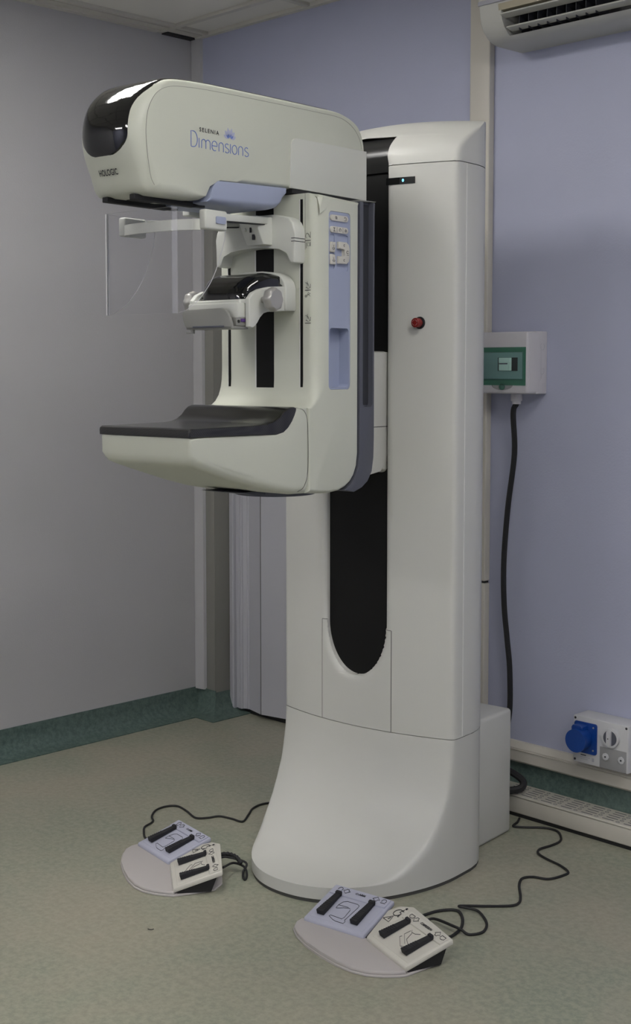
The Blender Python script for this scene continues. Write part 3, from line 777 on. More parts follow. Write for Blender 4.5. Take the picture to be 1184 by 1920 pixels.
# --- tube head
HW = 0.102
hd = [(-0.985, 1.899), (-0.999, 1.912), (-1.012, 1.945), (-1.026, 1.975), (-1.036, 2.01), (-1.038, 2.045), (-1.030, 2.08), (-1.012, 2.112), (-0.985, 2.138), (-0.95, 2.157), (-0.91, 2.168), (-0.86, 2.174),
      (-0.77, 2.179), (-0.57, 2.184), (-0.355, 2.188), (-0.29, 2.189), (-0.245, 2.186), (-0.205, 2.174), (-0.175, 2.152), (-0.157, 2.120), (-0.150, 2.08), (-0.147, 1.96), (-0.148, 1.9565), (-0.48, 1.9575), (-0.74, 1.947), (-0.775, 1.93), (-0.79, 1.905), (-0.80, 1.898), (-0.83, 1.895), (-0.96, 1.894)]
hdc = [Vector((v.x, v.y)) for v in catmull([Vector((a, c, 0)) for a, c in hd[:21]], 3)] + [Vector(p) for p in hd[21:]]
def nosew(v):
    k = sstep(-0.90, -1.0, v.y); return Vector((v.x, v.y + 0.030 * k * abs(v.x / HW) ** 3, v.z))
def hrx(N, P):
    if N.x < -0.45 and P.x < -0.9: return 0.03
    if N.y < -0.4 and P.x < -0.76: return 0.05
    return 0.014
def hrin(N, P):
    if N.x < -0.45 and P.x < -0.9: return 0.022
    if N.y < -0.4 and P.x < -0.80: return lerp(0.028, 0.012, sstep(-0.86, -0.80, P.x))
    if P.y < 1.95 and P.x > -0.81: return 0.004
    return lerp(0.012, 0.003, sstep(0.1, 0.7, N.x))
HS = XSolid([tuple(p) for p in resample([tuple(p) for p in hdc], 0.02)], HW, 0.016, hrin, nosew)
HS.rx = 0.024
b = newbm(); HS.build(b, 0, 10)
head = finish('tube_head', b, ['cream', 'seam'], mach, 40)
# helper: index of nearest outline point
def near(S, y, z): return min(range(len(S.P)), key=lambda i: (S.P[i] - Vector((y, z))).length)
ia, ib = near(HS, -0.30, 2.189), near(HS, -1.029, 1.984)
def vis_h(t, i):
    P = HS2.P[i]
    if P.x > -0.93 and P.y > 2.1: return 0.094
    # front: bottom rounded end
    zb = 1.978; hgt = P.y - zb
    w_ = 0.080 + 0.014 * sstep(2.08, 2.165, P.y)
    if hgt < 0.055: w_ *= sqrt(max(0.0, 1 - (1 - max(0, hgt) / 0.055) ** 2)) * 0.98 + 0.02
    return w_
b = newbm()
HS2 = XSolid([tuple(p) for p in resample([tuple(p) for p in hdc], 0.004)], HW, 0.024, hrin, nosew)
ia, ib = near(HS2, -0.30, 2.189), near(HS2, -1.029, 1.979)
lo, hi = (ia, ib) if ((ib - ia) % len(HS2.P)) < ((ia - ib) % len(HS2.P)) else (ib, ia)
HS2.patch(b, lo, hi, vis_h, 0.0018, 0, 30)
finish('visor', b, 'gloss', head.parent, 60)
# side joint line following the outline
b = newbm()
fs = lambda u, v, h: (HW + 0.0001 + h, u, v)
jl = [(-0.965, 1.915), (-0.975, 1.93), (-0.982, 1.96), (-0.988, 2.0), (-0.990, 2.04), (-0.984, 2.08), (-0.968, 2.112), (-0.945, 2.134), (-0.91, 2.148), (-0.86, 2.155), (-0.77, 2.1605), (-0.57, 2.1665), (-0.355, 2.171), (-0.29, 2.172), (-0.25, 2.169), (-0.215, 2.158), (-0.19, 2.142), (-0.172, 2.12), (-0.165, 2.1)]
jc = [(v.x, v.y) for v in catmull([Vector((a, c, 0)) for a, c in jl], 4)]
ribbon(b, jc, 0.0009, fs, 0, 0.0003)
finish('side_joint', b, mat('joint_soft', (0.25, 0.25, 0.22, 1), 0.7), mach)
# raised side cover at the rear of the head
b = newbm()
sc = [(-0.146, 1.9585), (-0.146, 2.095)] + [(-0.452, 2.0905), (-0.462, 2.088), (-0.469, 2.082), (-0.4725, 2.072), (-0.476, 2.03), (-0.4785, 1.9595)]
prism(b, sc, 'x', HW - 0.002, HW + 0.0035, 0.0015)
finish('side_cover', b, 'panelwhite', mach)
# lilac collimator guard
b = newbm()
gd = [(-0.792, 1.8935), (-0.779, 1.905), (-0.771, 1.925), (-0.762, 1.940), (-0.750, 1.9475), (-0.735, 1.9485), (-0.492, 1.9575), (-0.4925, 1.945), (-0.496, 1.93), (-0.505, 1.915), (-0.520, 1.904), (-0.54, 1.899), (-0.62, 1.895), (-0.77, 1.8905)]
XSolid(resample(gd, 0.02), HW + 0.0012, lambda N, P: 0.03 if N.y < -0.3 else 0.002, lambda N, P: 0.016 if N.y < -0.3 else 0.001).build(b)
finish('collimator_guard', b, 'lilac', mach, 45)
b = newbm(); box(b, (-0.10, -0.47, 1.9475), (0.104, -0.15, 1.9585)); finish('head_shadow_gap', b, 'dark', mach)  # black box painting the shadow gap between head and arm top
# filter rails under the head
for sg in (-1, 1):
    b = newbm(); box(b, (sg * 0.047 - 0.009, -0.985, 1.884), (sg * 0.047 + 0.009, -0.78, 1.897), 0.002); box(b, (sg * 0.047 - 0.007, -0.79, 1.886), (sg * 0.047 + 0.009, -0.748, 1.893), 0.001)
    finish('filter_rail', b, 'dark', mach)
b = newbm(); box(b, (-0.03, -0.93, 1.8925), (0.03, -0.86, 1.8945)); finish('beam_window', b, 'dark', mach)
# lettering on the head
b = newbm()
def slant(u, v, h): return (HW + 0.0003 + h, -0.847 + u, 2.019 + v)
text(b, 'SELENIA', 0.0140, lambda u, v, h: slant(0.032 + u, 0.0390 + v, h), 1, 1.08, 1.30, 'LEFT', 0.0002)
# thin rounded letters drawn as strokes
def S(pts): ribbon(b, pts, 0.0019, lambda u, v, h: slant(u + 0.004, v, h), 0, 0.0004)
xh = 0.022; k = 0.0
S([(0.0, 0), (0.0, 0.037), (0.008, 0.037)] + arc(0.008, 0.0185, 0.0135, 90, -90, 14, 0.0185) + [(0.0, 0)])
S([(0.0275, 0), (0.0275, xh + 0.001)])
S([(0.036, 0), (0.036, xh * 0.6)] + arc(0.0435, xh - 0.0075, 0.0075, 180, 0, 8) + [(0.051, 0)])
S([(0.051, xh * 0.6)] + arc(0.0585, xh - 0.0075, 0.0075, 180, 0, 8) + [(0.066, 0)])
S([(0.0725, xh * 0.5), (0.0905, xh * 0.5)] + arc(0.0815, xh - 0.0085, 0.009, 0, 180, 10) + arc(0.0815, 0.0085, 0.009, 180, 300, 8))
S([(0.097, 0), (0.097, xh * 0.6)] + arc(0.105, xh - 0.008, 0.008, 180, 0, 8) + [(0.113, 0)])
def sl(x):
    S(arc(x + 0.0075, xh - 0.0058, 0.0065, 40, 200, 8, 0.0058) + arc(x + 0.0075, 0.0058, 0.0075, 30, -150, 8, 0.0058))
sl(0.1185)
S([(0.1385, 0), (0.1385, xh + 0.001)])
S(arc(0.1535, xh / 2, 0.0088, 0, 360, 20, xh / 2))
S([(0.168, 0), (0.168, xh * 0.6)] + arc(0.176, xh - 0.008, 0.008, 180, 0, 8) + [(0.184, 0)])
sl(0.190)
# lotus emblem of overlapping petals
for a, L, mi in ((-68, 0.020, 2), (-42, 0.023, 2), (-15, 0.025, 2), (15, 0.025, 2), (42, 0.023, 2), (68, 0.020, 2), (-52, 0.012, 0), (-20, 0.010, 0), (20, 0.010, 0), (52, 0.012, 0)):
    ca, sa = cos(radians(90 - a)), sin(radians(90 - a)); cx, cy = 0.140, 0.0335; pts = []
    for q in range(9): t = q / 8; pts.append((t * L, 0.22 * L * sin(pi * t)))
    for q in range(7, 0, -1): t = q / 8; pts.append((t * L, -0.22 * L * sin(pi * t)))
    vv = [b.verts.new(slant(cx + (p[0] + 0.004) * ca - p[1] * sa, cy + (p[0] + 0.004) * sa + p[1] * ca, 0.0003 if mi == 2 else 0.0005)) for p in pts]
    f = b.faces.new(vv); f.material_index = mi
finish('product_lettering', b, ['blueink', 'ink', 'paleblue'], mach, 30, False)
b = newbm()
fr_pts = sorted([i for i in range(len(HS2.P)) if HS2.P[i].x < -0.985 and 1.905 < HS2.P[i].y < 2.0], key=lambda i: HS2.P[i].y)
def nose_y(u, z):
    for i, j in zip(fr_pts, fr_pts[1:]):
        if HS2.P[i].y <= z <= HS2.P[j].y: return lerp(HS2.pt(i, u).y, HS2.pt(j, u).y, (z - HS2.P[i].y) / (HS2.P[j].y - HS2.P[i].y))
    return -1.01
text(b, 'HOLOGIC', 0.019, lambda u, v, h: (u, nose_y(u, 1.940 + v) - 0.0022 - h, 1.940 + v), 1, 0.74, 1.0, 'CENTER', 0.0003)
finish('brand_lettering', b, ['blueink', 'ink', 'paleblue'], mach, 30, False)

# --- face shield bracket (arch, mount, two rods, two clips, cross bar)
b = newbm()
R_ = [(0.0, 1.892), (0.066, 1.891), (0.100, 1.886), (0.118, 1.879), (0.130, 1.868), (0.137, 1.852), (0.139, 1.836), (0.139, 1.772), (0.136, 1.765), (0.128, 1.763), (0.121, 1.767), (0.119, 1.776), (0.118, 1.787), (0.114, 1.794), (0.104, 1.798), (0.084, 1.802), (0.045, 1.806), (0.0, 1.808)]
out = R_ + [(-x, z) for x, z in R_[-2:0:-1]]
prism(b, out, 'y', -0.502, -0.455, 0.004)
for z in (1.818, 1.826): box(b, (0.128, -0.5026, z), (0.1396, -0.456, z + 0.0016), 0, 1)
arch = finish('shield_bracket', b, ['panelwhite', 'ink'], mach)
b = newbm()
t = bmesh.new()
prs = [(-0.565, 1.866), (-0.535, 1.812), (-0.50, 1.812), (-0.50, 1.885), (-0.565, 1.884)]
prism(b, prs, 'x', 0.002, 0.062, 0.003)
box(b, (0.034, -0.559, 1.842), (0.040, -0.5575, 1.859), 0, 1); box(b, (0.036, -0.5515, 1.824), (0.043, -0.546, 1.838), 0, 1, None)
cyl(b, (0.018, -0.562, 1.850), 'y', 0.0045, 0.01, 16, 0.001, 0)
finish('bracket_mount', b, ['panelwhite', 'ink'], mach)
for sg in (1, -1):
    b = newbm()
    P0 = (sg * 0.050, -0.51, 1.875); P1 = (sg * 0.128, -0.775, 1.856)
    def bar(P0, P1, w_, h_, mi, dz=0.0):
        dx, dy = P1[0] - P0[0], P1[1] - P0[1]; L = hypot(dx, dy); nx, ny = -dy / L * w_, dx / L * w_
        t = bmesh.new()
        q = [t.verts.new((p[0] + s_ * nx, p[1] + s_ * ny, p[2] + dz + e * h_)) for p in (P0, P1) for s_, e in ((-1, -1), (1, -1), (1, 1), (-1, 1))]
        for f in ((0, 1, 2, 3), (7, 6, 5, 4), (0, 4, 5, 1), (1, 5, 6, 2), (2, 6, 7, 3), (3, 7, 4, 0)): t.faces.new([q[i_] for i_ in f])
        bevel(t, 0.0015, 2); merge(b, t, mi)
    bar(P0, P1, 0.009, 0.0085, 0); bar(P0, P1, 0.006, 0.002, 1, -0.0095)
    finish('bracket_rod', b, ['panelwhite', 'ink'], mach)
    b = newbm()
    xa, xb = sorted((sg * 0.128, sg * 0.152))
    box(b, (xa, -0.846, 1.821), (xb, -0.770, 1.868), 0.005)
    cl = finish('shield_clip', b, 'panelwhite', mach)
    b = newbm(); xa, xb = sorted((sg * 0.151, sg * 0.1555)); prism(b, rrect(-0.812, 1.836, -0.779, 1.853, 0.003), 'x', xa, xb, 0.001); finish('clip_button', b, 'lilac', cl)
b = newbm(); box(b, (-0.118, -0.652, 1.887), (-0.092, -0.47, 1.903), 0.003); finish('side_rail', b, 'panelwhite', mach)
b = newbm(); pl = catmull([(-0.128, -0.836, 0), (-0.110, -0.858, 0), (-0.07, -0.872, 0), (0, -0.877, 0), (0.07, -0.872, 0), (0.112, -0.858, 0), (0.130, -0.842, 0)], 6)
rings = []
for i, p in enumerate(pl):
    d = (pl[min(i + 1, len(pl) - 1)] - pl[max(0, i - 1)]).normalized(); nn = Vector((-d.y, d.x, 0)) * 0.004
    rings.append([b.verts.new(q) for q in ((p.x - nn.x, p.y - nn.y, 1.8195), (p.x + nn.x, p.y + nn.y, 1.8195), (p.x + nn.x, p.y + nn.y, 1.845), (p.x - nn.x, p.y - nn.y, 1.845))])
for a, c in zip(rings, rings[1:]):
    for i in range(4): b.faces.new((a[i], a[(i + 1) % 4], c[(i + 1) % 4], c[i]))
b.faces.new(rings[0]); b.faces.new(rings[-1][::-1])
finish('cross_bar', b, 'panelwhite', mach)
# clear face shield: front panel with two swept-back sides
arcp = [(-0.742, 1.871), (-0.744, 1.84), (-0.750, 1.806), (-0.765, 1.765), (-0.785, 1.722), (-0.805, 1.692), (-0.823, 1.673), (-0.845, 1.652), (-0.863, 1.640), (-0.885, 1.628), (-0.91, 1.622)]
def zb(y):
    if y <= arcp[-1][0]: return 1.62
    for (y0, z0), (y1, z1) in zip(arcp, arcp[1:]):
        if y1 <= y <= y0: return lerp(z0, z1, (y - y0) / (y1 - y0))
    return 1.868
plan = []
for k in range(21): plan.append((-0.124, lerp(-0.7425, -0.905, k / 20)))
plan += [(-0.1225, -0.912), (-0.1185, -0.9175), (-0.112, -0.920)]
for k in range(1, 12): plan.append((lerp(-0.112, 0.112, k / 11), -0.920))
plan += [(0.1185, -0.9175), (0.1225, -0.912)]
for k in range(21): plan.append((0.124, lerp(-0.905, -0.7425, k / 20)))
b = newbm(); th = 0.0015; cols = []
for i, (x, y) in enumerate(plan):
    a, c = plan[max(0, i - 1)], plan[min(len(plan) - 1, i + 1)]; d = Vector((c[0] - a[0], c[1] - a[1])).normalized(); nn = Vector((d.y, -d.x)) * th
    z0, z1 = zb(y), 1.868
    if z0 > z1 - 0.001: z0 = z1 - 0.001
    cols.append([b.verts.new((x - nn.x, y - nn.y, z0)), b.verts.new((x - nn.x, y - nn.y, z1)), b.verts.new((x + nn.x, y + nn.y, z1)), b.verts.new((x + nn.x, y + nn.y, z0))])
for a, c in zip(cols, cols[1:]):
    for i in range(4):
        f = b.faces.new((a[i], a[(i + 1) % 4], c[(i + 1) % 4], c[i])); f.material_index = ((2 if a[0].co.x > 0.108 else (1 if a[0].co.x < -0.1175 else 0)) if (a[0].co.y < -0.900 and c[0].co.y < -0.905) else 0) if i in (0, 2) else 1
f = b.faces.new(cols[0]); f.material_index = 1; f = b.faces.new(cols[-1][::-1]); f.material_index = 1
finish('face_shield', b, ['acrylic', 'acrylglint', 'acrylsheen'], mach, 40)

# --- compression device
def taper(v):
    return Vector((v.x * lerp(0.74, 1.0, sstep(-0.640, -0.55, v.y)), v.y, v.z))
b = newbm()
cd = [(-0.462, 1.700), (-0.50, 1.70), (-0.53, 1.69), (-0.56, 1.675), (-0.60, 1.666), (-0.640, 1.666), (-0.645, 1.662), (-0.645, 1.640), (-0.60, 1.636), (-0.49, 1.640), (-0.462, 1.642)]
XSolid(resample(cd, 0.02), 0.104, 0.006, 0.006, taper).build(b)
bk = [(-0.641, 1.666), (-0.639, 1.596), (-0.630, 1.5925), (-0.622, 1.595), (-0.610, 1.605), (-0.598, 1.620), (-0.584, 1.631), (-0.565, 1.636), (-0.49, 1.640), (-0.47, 1.70), (-0.50, 1.704), (-0.56, 1.700), (-0.600, 1.692), (-0.625, 1.682)]
for x0 in (0.098, -0.098): XSolid(resample(bk, 0.02), 0.008, 0.004, 0.003, None, x0).build(b)
box(b, (-0.088, -0.664, 1.618), (0.088, -0.60, 1.657), 0.004)
prism(b, [(-0.098, -0.640), (0.098, -0.640), (0.098, -0.60), (-0.098, -0.60)], 'z', 1.655, 1.666, 0.003)
bp2 = [(-0.104, 1.641), (0.109, 1.641), (0.112, 1.645), (0.112, 1.700), (0.106, 1.716), (0.092, 1.732), (0.070, 1.741), (0.03, 1.7455), (-0.03, 1.7455), (-0.070, 1.741), (-0.092, 1.732), (-0.103, 1.716), (-0.107, 1.700), (-0.107, 1.645)]
prism(b, bp2, 'y', -0.505, -0.462, 0.004)
carr = finish('compression_carriage', b, 'panelwhite', mach, 40)
b = newbm()
dm = [(-0.634, 1.665), (-0.633, 1.680), (-0.627, 1.698), (-0.613, 1.713), (-0.595, 1.726), (-0.572, 1.734), (-0.548, 1.7375), (-0.52, 1.737), (-0.505, 1.735), (-0.500, 1.72), (-0.498, 1.703), (-0.51, 1.67), (-0.55, 1.664), (-0.60, 1.664)]
XSolid(resample(dm, 0.006), 0.1000, lambda N, P: 0.040 if N.y > 0.0 or N.x < -0.3 else 0.002, lambda N, P: 0.018 if N.y > 0.0 or N.x < -0.3 else 0.001, taper).build(b, 0, 12)
finish('carriage_visor', b, 'gloss', mach, 50)
for sg in (1, -1):
    t = bmesh.new(); prof = [(0.098, 0.008), (0.126, 0.008), (0.1275, 0.021), (0.131, 0.028), (0.140, 0.0305), (0.150, 0.0285), (0.154, 0.024), (0.1535, 0.020), (0.152, 0.0)]
    rings = []
    for x, r in prof:
        ring = []
        for k_ in range(48):
            a = 2 * pi * k_ / 48; rr = r * (1 + (0.045 * cos(8 * a) if r > 0.0205 else 0))
            ring.append(t.verts.new((sg * x, -0.59 + rr * cos(a), 1.665 + rr * sin(a))))
        rings.append(ring)
    for a, c in zip(rings, rings[1:]):
        for k_ in range(48):
            try: t.faces.new((a[k_], a[(k_ + 1) % 48], c[(k_ + 1) % 48], c[k_]))
            except ValueError: pass
    b = newbm(); merge(b, t, 0); finish('adjustment_knob', b, 'silver', mach, 50)
# paddle clamp plate
b = newbm()
pp = [(-0.068, 1.592), (0.070, 1.592), (0.085, 1.590), (0.086, 1.602), (0.079, 1.618), (0.070, 1.631), (0.060, 1.639), (0.048, 1.643), (-0.074, 1.641), (-0.084, 1.638), (-0.089, 1.630), (-0.087, 1.617), (-0.080, 1.600), (-0.074, 1.593)]
prism(b, pp, 'y', -0.685, -0.677, 0.002); box(b, (-0.075, -0.685, 1.590), (0.084, -0.62, 1.598), 0.002); box(b, (-0.05, -0.6865, 1.594), (0.06, -0.684, 1.5985), 0.0005, 1)
box(b, (-0.062, -0.682, 1.582), (-0.055, -0.672, 1.592), 0.001); box(b, (-0.078, -0.682, 1.580), (-0.055, -0.672, 1.583), 0.0008)
finish('paddle_clamp', b, ['grey', 'slate'], mach)
b = newbm(); box(b, (0.070, -0.668, 1.598), (0.086, -0.63, 1.619), 0.001, 0); cyl(b, (0.0855, -0.660, 1.609), 'x', 0.004, 0.002, 16, 0, 1); finish('paddle_latch', b, ['grey', 'dark'], mach)
b = newbm(); box(b, (0.085, -0.652, 1.608), (0.0885, -0.636, 1.616), 0.001); finish('latch_tab', b, 'purple', mach)

# details belong to the part they sit on
def adopt(parent_name, *kids):
    par = next(o for o in mach.children if o.name.split('.')[0] == parent_name)
    for o in list(mach.children):
        if o is not par and o.name.split('.')[0] in kids: o.parent = par
adopt('tube_head', 'visor', 'side_joint', 'side_cover', 'collimator_guard', 'head_shadow_gap', 'filter_rail', 'beam_window', 'brand_lettering', 'product_lettering', 'side_rail')
adopt('control_panel', 'control_button', 'rocker_button', 'rotation_button')
adopt('c_arm', 'track_strip', 'track_lip', 'slide_groove', 'arm_joint', 'printed_height_mark', 'arm_bottom_disc')
adopt('detector_housing', 'carbon_table_top', 'underside_plate', 'housing_joint')
adopt('arm_back_shell', 'shell_recess', 'shell_top_trim')
adopt('shield_bracket', 'bracket_mount', 'bracket_rod', 'shield_clip', 'cross_bar')
adopt('compression_carriage', 'carriage_visor', 'adjustment_knob', 'paddle_clamp', 'paddle_latch', 'latch_tab')
for o in [o for o in bpy.data.objects if o.name.startswith('clip_button')]: o.parent = next(c_ for c_ in mach.children if c_.name == 'shield_bracket')
adopt('column_base', 'plinth')

# ------------------------------------------------------------------ foot switches
def foot_switch(label, loc, rz):
    root = thing('foot_switch', label, 'foot switch', (loc[0], loc[1], 0), rz, 'foot switches on the floor')
    # base plate
    b = newbm()
    pl = [(-0.205, 0.03), (-0.215, 0.01), (-0.214, -0.014), (-0.201, -0.041), (-0.169, -0.07), (-0.115, -0.101), (-0.051, -0.126), (0.01, -0.143), (0.063, -0.150), (0.105, -0.144), (0.141, -0.126), (0.170, -0.102), (0.184, -0.088), (0.216, 0.028), (0.19, 0.07), (0.02, 0.17), (-0.19, 0.15)]
    prism(b, pl, 'z', 0.0, 0.006, 0.002)
    pf = pl[1:13]; pf = [(-0.200, 0.022)] + [(p[0] * 0.985, p[1] * 0.98) for p in pf] + [(0.176, -0.078), (0.01, 0.012)]
    prism(b, pf, 'z', 0.004, 0.015, 0.005)
    finish('foot_plate', b, 'plate', root)
    # pads: local frame u along front edge, v depth
    def pad(org, ang, w, d, name, m, cut=0.0):
        ca, sa = cos(ang), sin(ang)
        def T(u, v, z): return (org[0] + u * ca - v * sa, org[1] + u * sa + v * ca, z)
        z0, z1 = 0.024, 0.066
        def zt(v): return lerp(z0, z1, v / d) if v < d * 0.72 else lerp(lerp(z0, z1, 0.72) + 0.004, z1 + 0.003, (v / d - 0.72) / 0.28)
        b = newbm()
        # wedge body: side walls dark, top plate light
        for (u0, u1, v0, v1, mi, inset, top) in ((0.008, w - 0.007, 0.012, d - 0.012, 1, 0, -0.010),):
            q = [T(u0, v0, 0.006), T(u1, v0, 0.006), T(u1, v1 - 0.02, 0.006), T(u0, v1 - 0.02, 0.006), T(u0, v0, lerp(z0, z1, v0 / d) + top), T(u1, v0, lerp(z0, z1, v0 / d) + top), T(u1, v1, z1 + top), T(u0, v1, z1 + top)]
            V = [b.verts.new(p) for p in q]
            for f in ((0, 3, 2, 1), (4, 5, 6, 7), (0, 1, 5, 4), (1, 2, 6, 5), (2, 3, 7, 6), (3, 0, 4, 7)):
                ff = b.faces.new([V[i] for i in f]); ff.material_index = 1
        t = bmesh.new(); vs0 = [0, d * 0.715, d * 0.725, d]; corners = []
        if cut: outl = [(0, 0), (w, 0), (w, d), (-0.012, d + 0.012), (-0.047, d - 0.01), (-0.058, d - 0.04)]
        else: outl = [(0, 0), (w, 0), (w, d), (0, d)]
        U = [(u, v) for u, v in outl]
        A = [t.verts.new(T(u, v, lerp(z0, z1, v / d) - 0.014)) for u, v in U]; B = [t.verts.new(T(u, v, lerp(z0, z1, v / d))) for u, v in U]
        t.faces.new(A[::-1]); t.faces.new(B)
        for i in range(len(U)): t.faces.new((A[i], A[(i + 1) % len(U)], B[(i + 1) % len(U)], B[i]))
        bevel(t, 0.004, 2); merge(b, t, 0)
        body = finish(name, b, [m[0], 'dark'], root)
        # inlay surface and raised header strip
        b = newbm()
        def plate_(u0, u1, v0, v1, h0, h1, mi):
            q = [T(u0, v0, lerp(z0, z1, v0 / d) + h0), T(u1, v0, lerp(z0, z1, v0 / d) + h0), T(u1, v1, lerp(z0, z1, v1 / d) + h0), T(u0, v1, lerp(z0, z1, v1 / d) + h0)]
            q2 = [(p[0], p[1], p[2] + h1) for p in q]; t = bmesh.new(); V = [t.verts.new(p) for p in q + q2]
            for f in ((0, 3, 2, 1), (4, 5, 6, 7), (0, 1, 5, 4), (1, 2, 6, 5), (2, 3, 7, 6), (3, 0, 4, 7)): t.faces.new([V[i] for i in f])
            bevel(t, 0.0008, 2); merge(b, t, mi)
        plate_(0.012, w - 0.010, 0.012, d * 0.72, -0.001, 0.0016, 0)
        plate_(0.006, w - 0.008, d * 0.74, d - 0.006, -0.001, 0.0048, 0)
        if cut: plate_(-0.034, 0.002, d * 0.50, d * 0.93, -0.001, 0.002, 0)
        def F(u, v, h): return T(u, v, lerp(z0, z1, v / d) + 0.001 + h)
        def G(u, v, h): return T(u, v, lerp(z0, z1, v / d) + 0.0042 + h)
        lw = 0.0012
        def arrow(cx, cy, s, G=G):
            ribbon(b, [(cx - 0.005, cy - s * 0.002), (cx - 0.011, cy), (cx, cy + s * 0.010), (cx + 0.011, cy), (cx + 0.005, cy - s * 0.001), (cx + 0.004, cy - s * 0.006), (cx - 0.004, cy - s * 0.006), (cx - 0.005, cy - s * 0.002)], lw, G, 1)
        hy = d * 0.87
        if not cut:
            for cx, s_ in ((0.030, 1), (w - 0.022, 1)):
                ribbon(b, arc(cx, hy + 0.001, 0.007, -40, 220, 10), lw, G, 1); ribbon(b, [(cx - 0.007, hy - 0.007), (cx + 0.008, hy - 0.007)], lw, G, 1)
            arrow(0.052, hy, -1); arrow(w - 0.047, hy, 1)
            text(b, 'C-ARM', 0.0095, lambda u, v, h: G(w / 2 + u, hy - 0.004 + v, h), 1, 1.1, 1.0, 'CENTER', 0.0004)
            gx = w / 2 - 0.006
            ribbon(b, [(gx - 0.030, 0.066), (gx - 0.030, 0.078), (gx - 0.025, 0.092), (gx - 0.015, 0.098), (gx + 0.018, 0.098), (gx + 0.026, 0.094), (gx + 0.027, 0.086), (gx + 0.022, 0.030), (gx + 0.027, 0.026), (gx + 0.026, 0.018), (gx + 0.002, 0.018), (gx - 0.010, 0.021), (gx - 0.028, 0.030), (gx - 0.026, 0.034), (gx + 0.012, 0.032), (gx + 0.015, 0.040), (gx + 0.013, 0.070), (gx + 0.008, 0.076), (gx - 0.010, 0.072), (gx - 0.022, 0.066), (gx - 0.030, 0.064)], 0.0009, F, 1)
            ribbon(b, [(gx - 0.030, 0.077), (gx + 0.002, 0.078)], 0.0009, F, 1)
        else:
            for cx in (0.028, w - 0.022): ribbon(b, [(cx - 0.009, hy + 0.005), (cx + 0.008, hy + 0.005), (cx + 0.009, hy - 0.003), (cx + 0.003, hy - 0.006), (cx - 0.003, hy - 0.006), (cx - 0.009, hy - 0.002), (cx - 0.009, hy + 0.005)], lw, G, 1)
            arrow(0.050, hy, -1); arrow(w - 0.047, hy, 1)
            text(b, 'COMPRESSION', 0.0095, lambda u, v, h: G(w / 2 + u, hy - 0.004 + v, h), 1, 0.85, 0.95, 'CENTER', 0.0004)
            gx = w / 2
            ribbon(b, [(gx - 0.022, 0.092), (gx - 0.014, 0.086), (gx + 0.0, 0.088), (gx + 0.012, 0.096)], 0.0009, F, 1)
            ribbon(b, [(gx - 0.022, 0.088), (gx - 0.024, 0.070), (gx + 0.014, 0.048)], 0.0009, F, 1); ribbon(b, [(gx - 0.010, 0.084), (gx + 0.0, 0.062), (gx + 0.024, 0.052)], 0.0009, F, 1)
            ribbon(b, [(gx - 0.022, 0.062), (gx - 0.024, 0.056), (gx + 0.012, 0.036), (gx + 0.018, 0.040)], 0.0009, F, 1)
            # wheelchair symbol and warning triangle on the small corner label
            H = lambda u, v, h: F(u, v, h + 0.001)
            wx, wy = -0.019, d * 0.77
            ribbon(b, arc(wx - 0.002, wy, 0.0125, 60, 360, 14), 0.0016, H, 1); ribbon(b, [(wx + 0.003, wy + 0.018), (wx + 0.001, wy + 0.004), (wx + 0.010, wy + 0.003), (wx + 0.013, wy - 0.010), (wx + 0.017, wy - 0.010)], 0.0018, H, 1)
            ribbon(b, [(wx + 0.002, wy + 0.012), (wx + 0.010, wy + 0.012)], 0.0014, H, 1); ribbon(b, arc(wx + 0.004, wy + 0.0235, 0.0022, 0, 360, 8), 0.0030, H, 1)
            ty = d * 0.545
            ribbon(b, [(-0.034, ty - 0.006), (-0.006, ty - 0.006), (-0.018, ty + 0.016), (-0.034, ty - 0.006)], 0.0011, H, 1); ribbon(b, [(-0.019, ty - 0.001), (-0.018, ty + 0.009)], 0.0018, H, 1)
        lab = finish('printed_label', b, [m[1], 'ink'], body, 35, False)
        # treadles
        for u in (w * 0.20, w * 0.76):
            b = newbm()
            for v0, v1, zz0, zz1, ww in ((0.020, d * 0.74, 0.0155, 0.010, 0.0115),):
                n = 26; L0 = []; 
                prof = []
                for q in range(n + 1):
                    t_ = q / n; v = lerp(v0, v1, t_); h = lerp(zz0, zz1, t_) + (0.0012 if (q % 2 and t_ < 0.55) else 0.0)
                    prof.append((v, lerp(z0, z1, v / d) + h))
                low = [(v0 + 0.004, lerp(z0, z1, (v0) / d) + zz0 - 0.012), (v1, lerp(z0, z1, v1 / d) + 0.002)]
                ring = prof + [low[1], low[0]]
                wv = lambda v: lerp(0.0110, 0.0078, (v - v0) / (v1 - v0))
                A = [b.verts.new(T(u - wv(v), v, z)) for v, z in ring]; B = [b.verts.new(T(u + wv(v), v, z)) for v, z in ring]
                b.faces.new(A[::-1]); b.faces.new(B)
                for i in range(len(ring)): b.faces.new((A[i], A[(i + 1) % len(ring)], B[(i + 1) % len(ring)], B[i]))
            for a_, c_ in (((u - 0.0095, d * 0.695), (u + 0.0095, d * 0.755)),):
                t = bmesh.new(); q = []
                for dz in (0.0, 0.012):
                    for (uu, vv) in ((a_[0], a_[1]), (c_[0], a_[1]), (c_[0], c_[1]), (a_[0], c_[1])): q.append(t.verts.new(T(uu, vv, lerp(z0, z1, vv / d) + 0.002 + dz)))
                for f in ((0, 3, 2, 1), (4, 5, 6, 7), (0, 1, 5, 4), (1, 2, 6, 5), (2, 3, 7, 6), (3, 0, 4, 7)): t.faces.new([q[i] for i in f])
                bevel(t, 0.002, 2); merge(b, t, 0)
            finish('treadle', b, 'rubber', body, 25)
    pad((-0.197, 0.0), 0.0, 0.194, 0.150, 'c_arm_pedal_pad', ('padlilac', 'padlilac'))
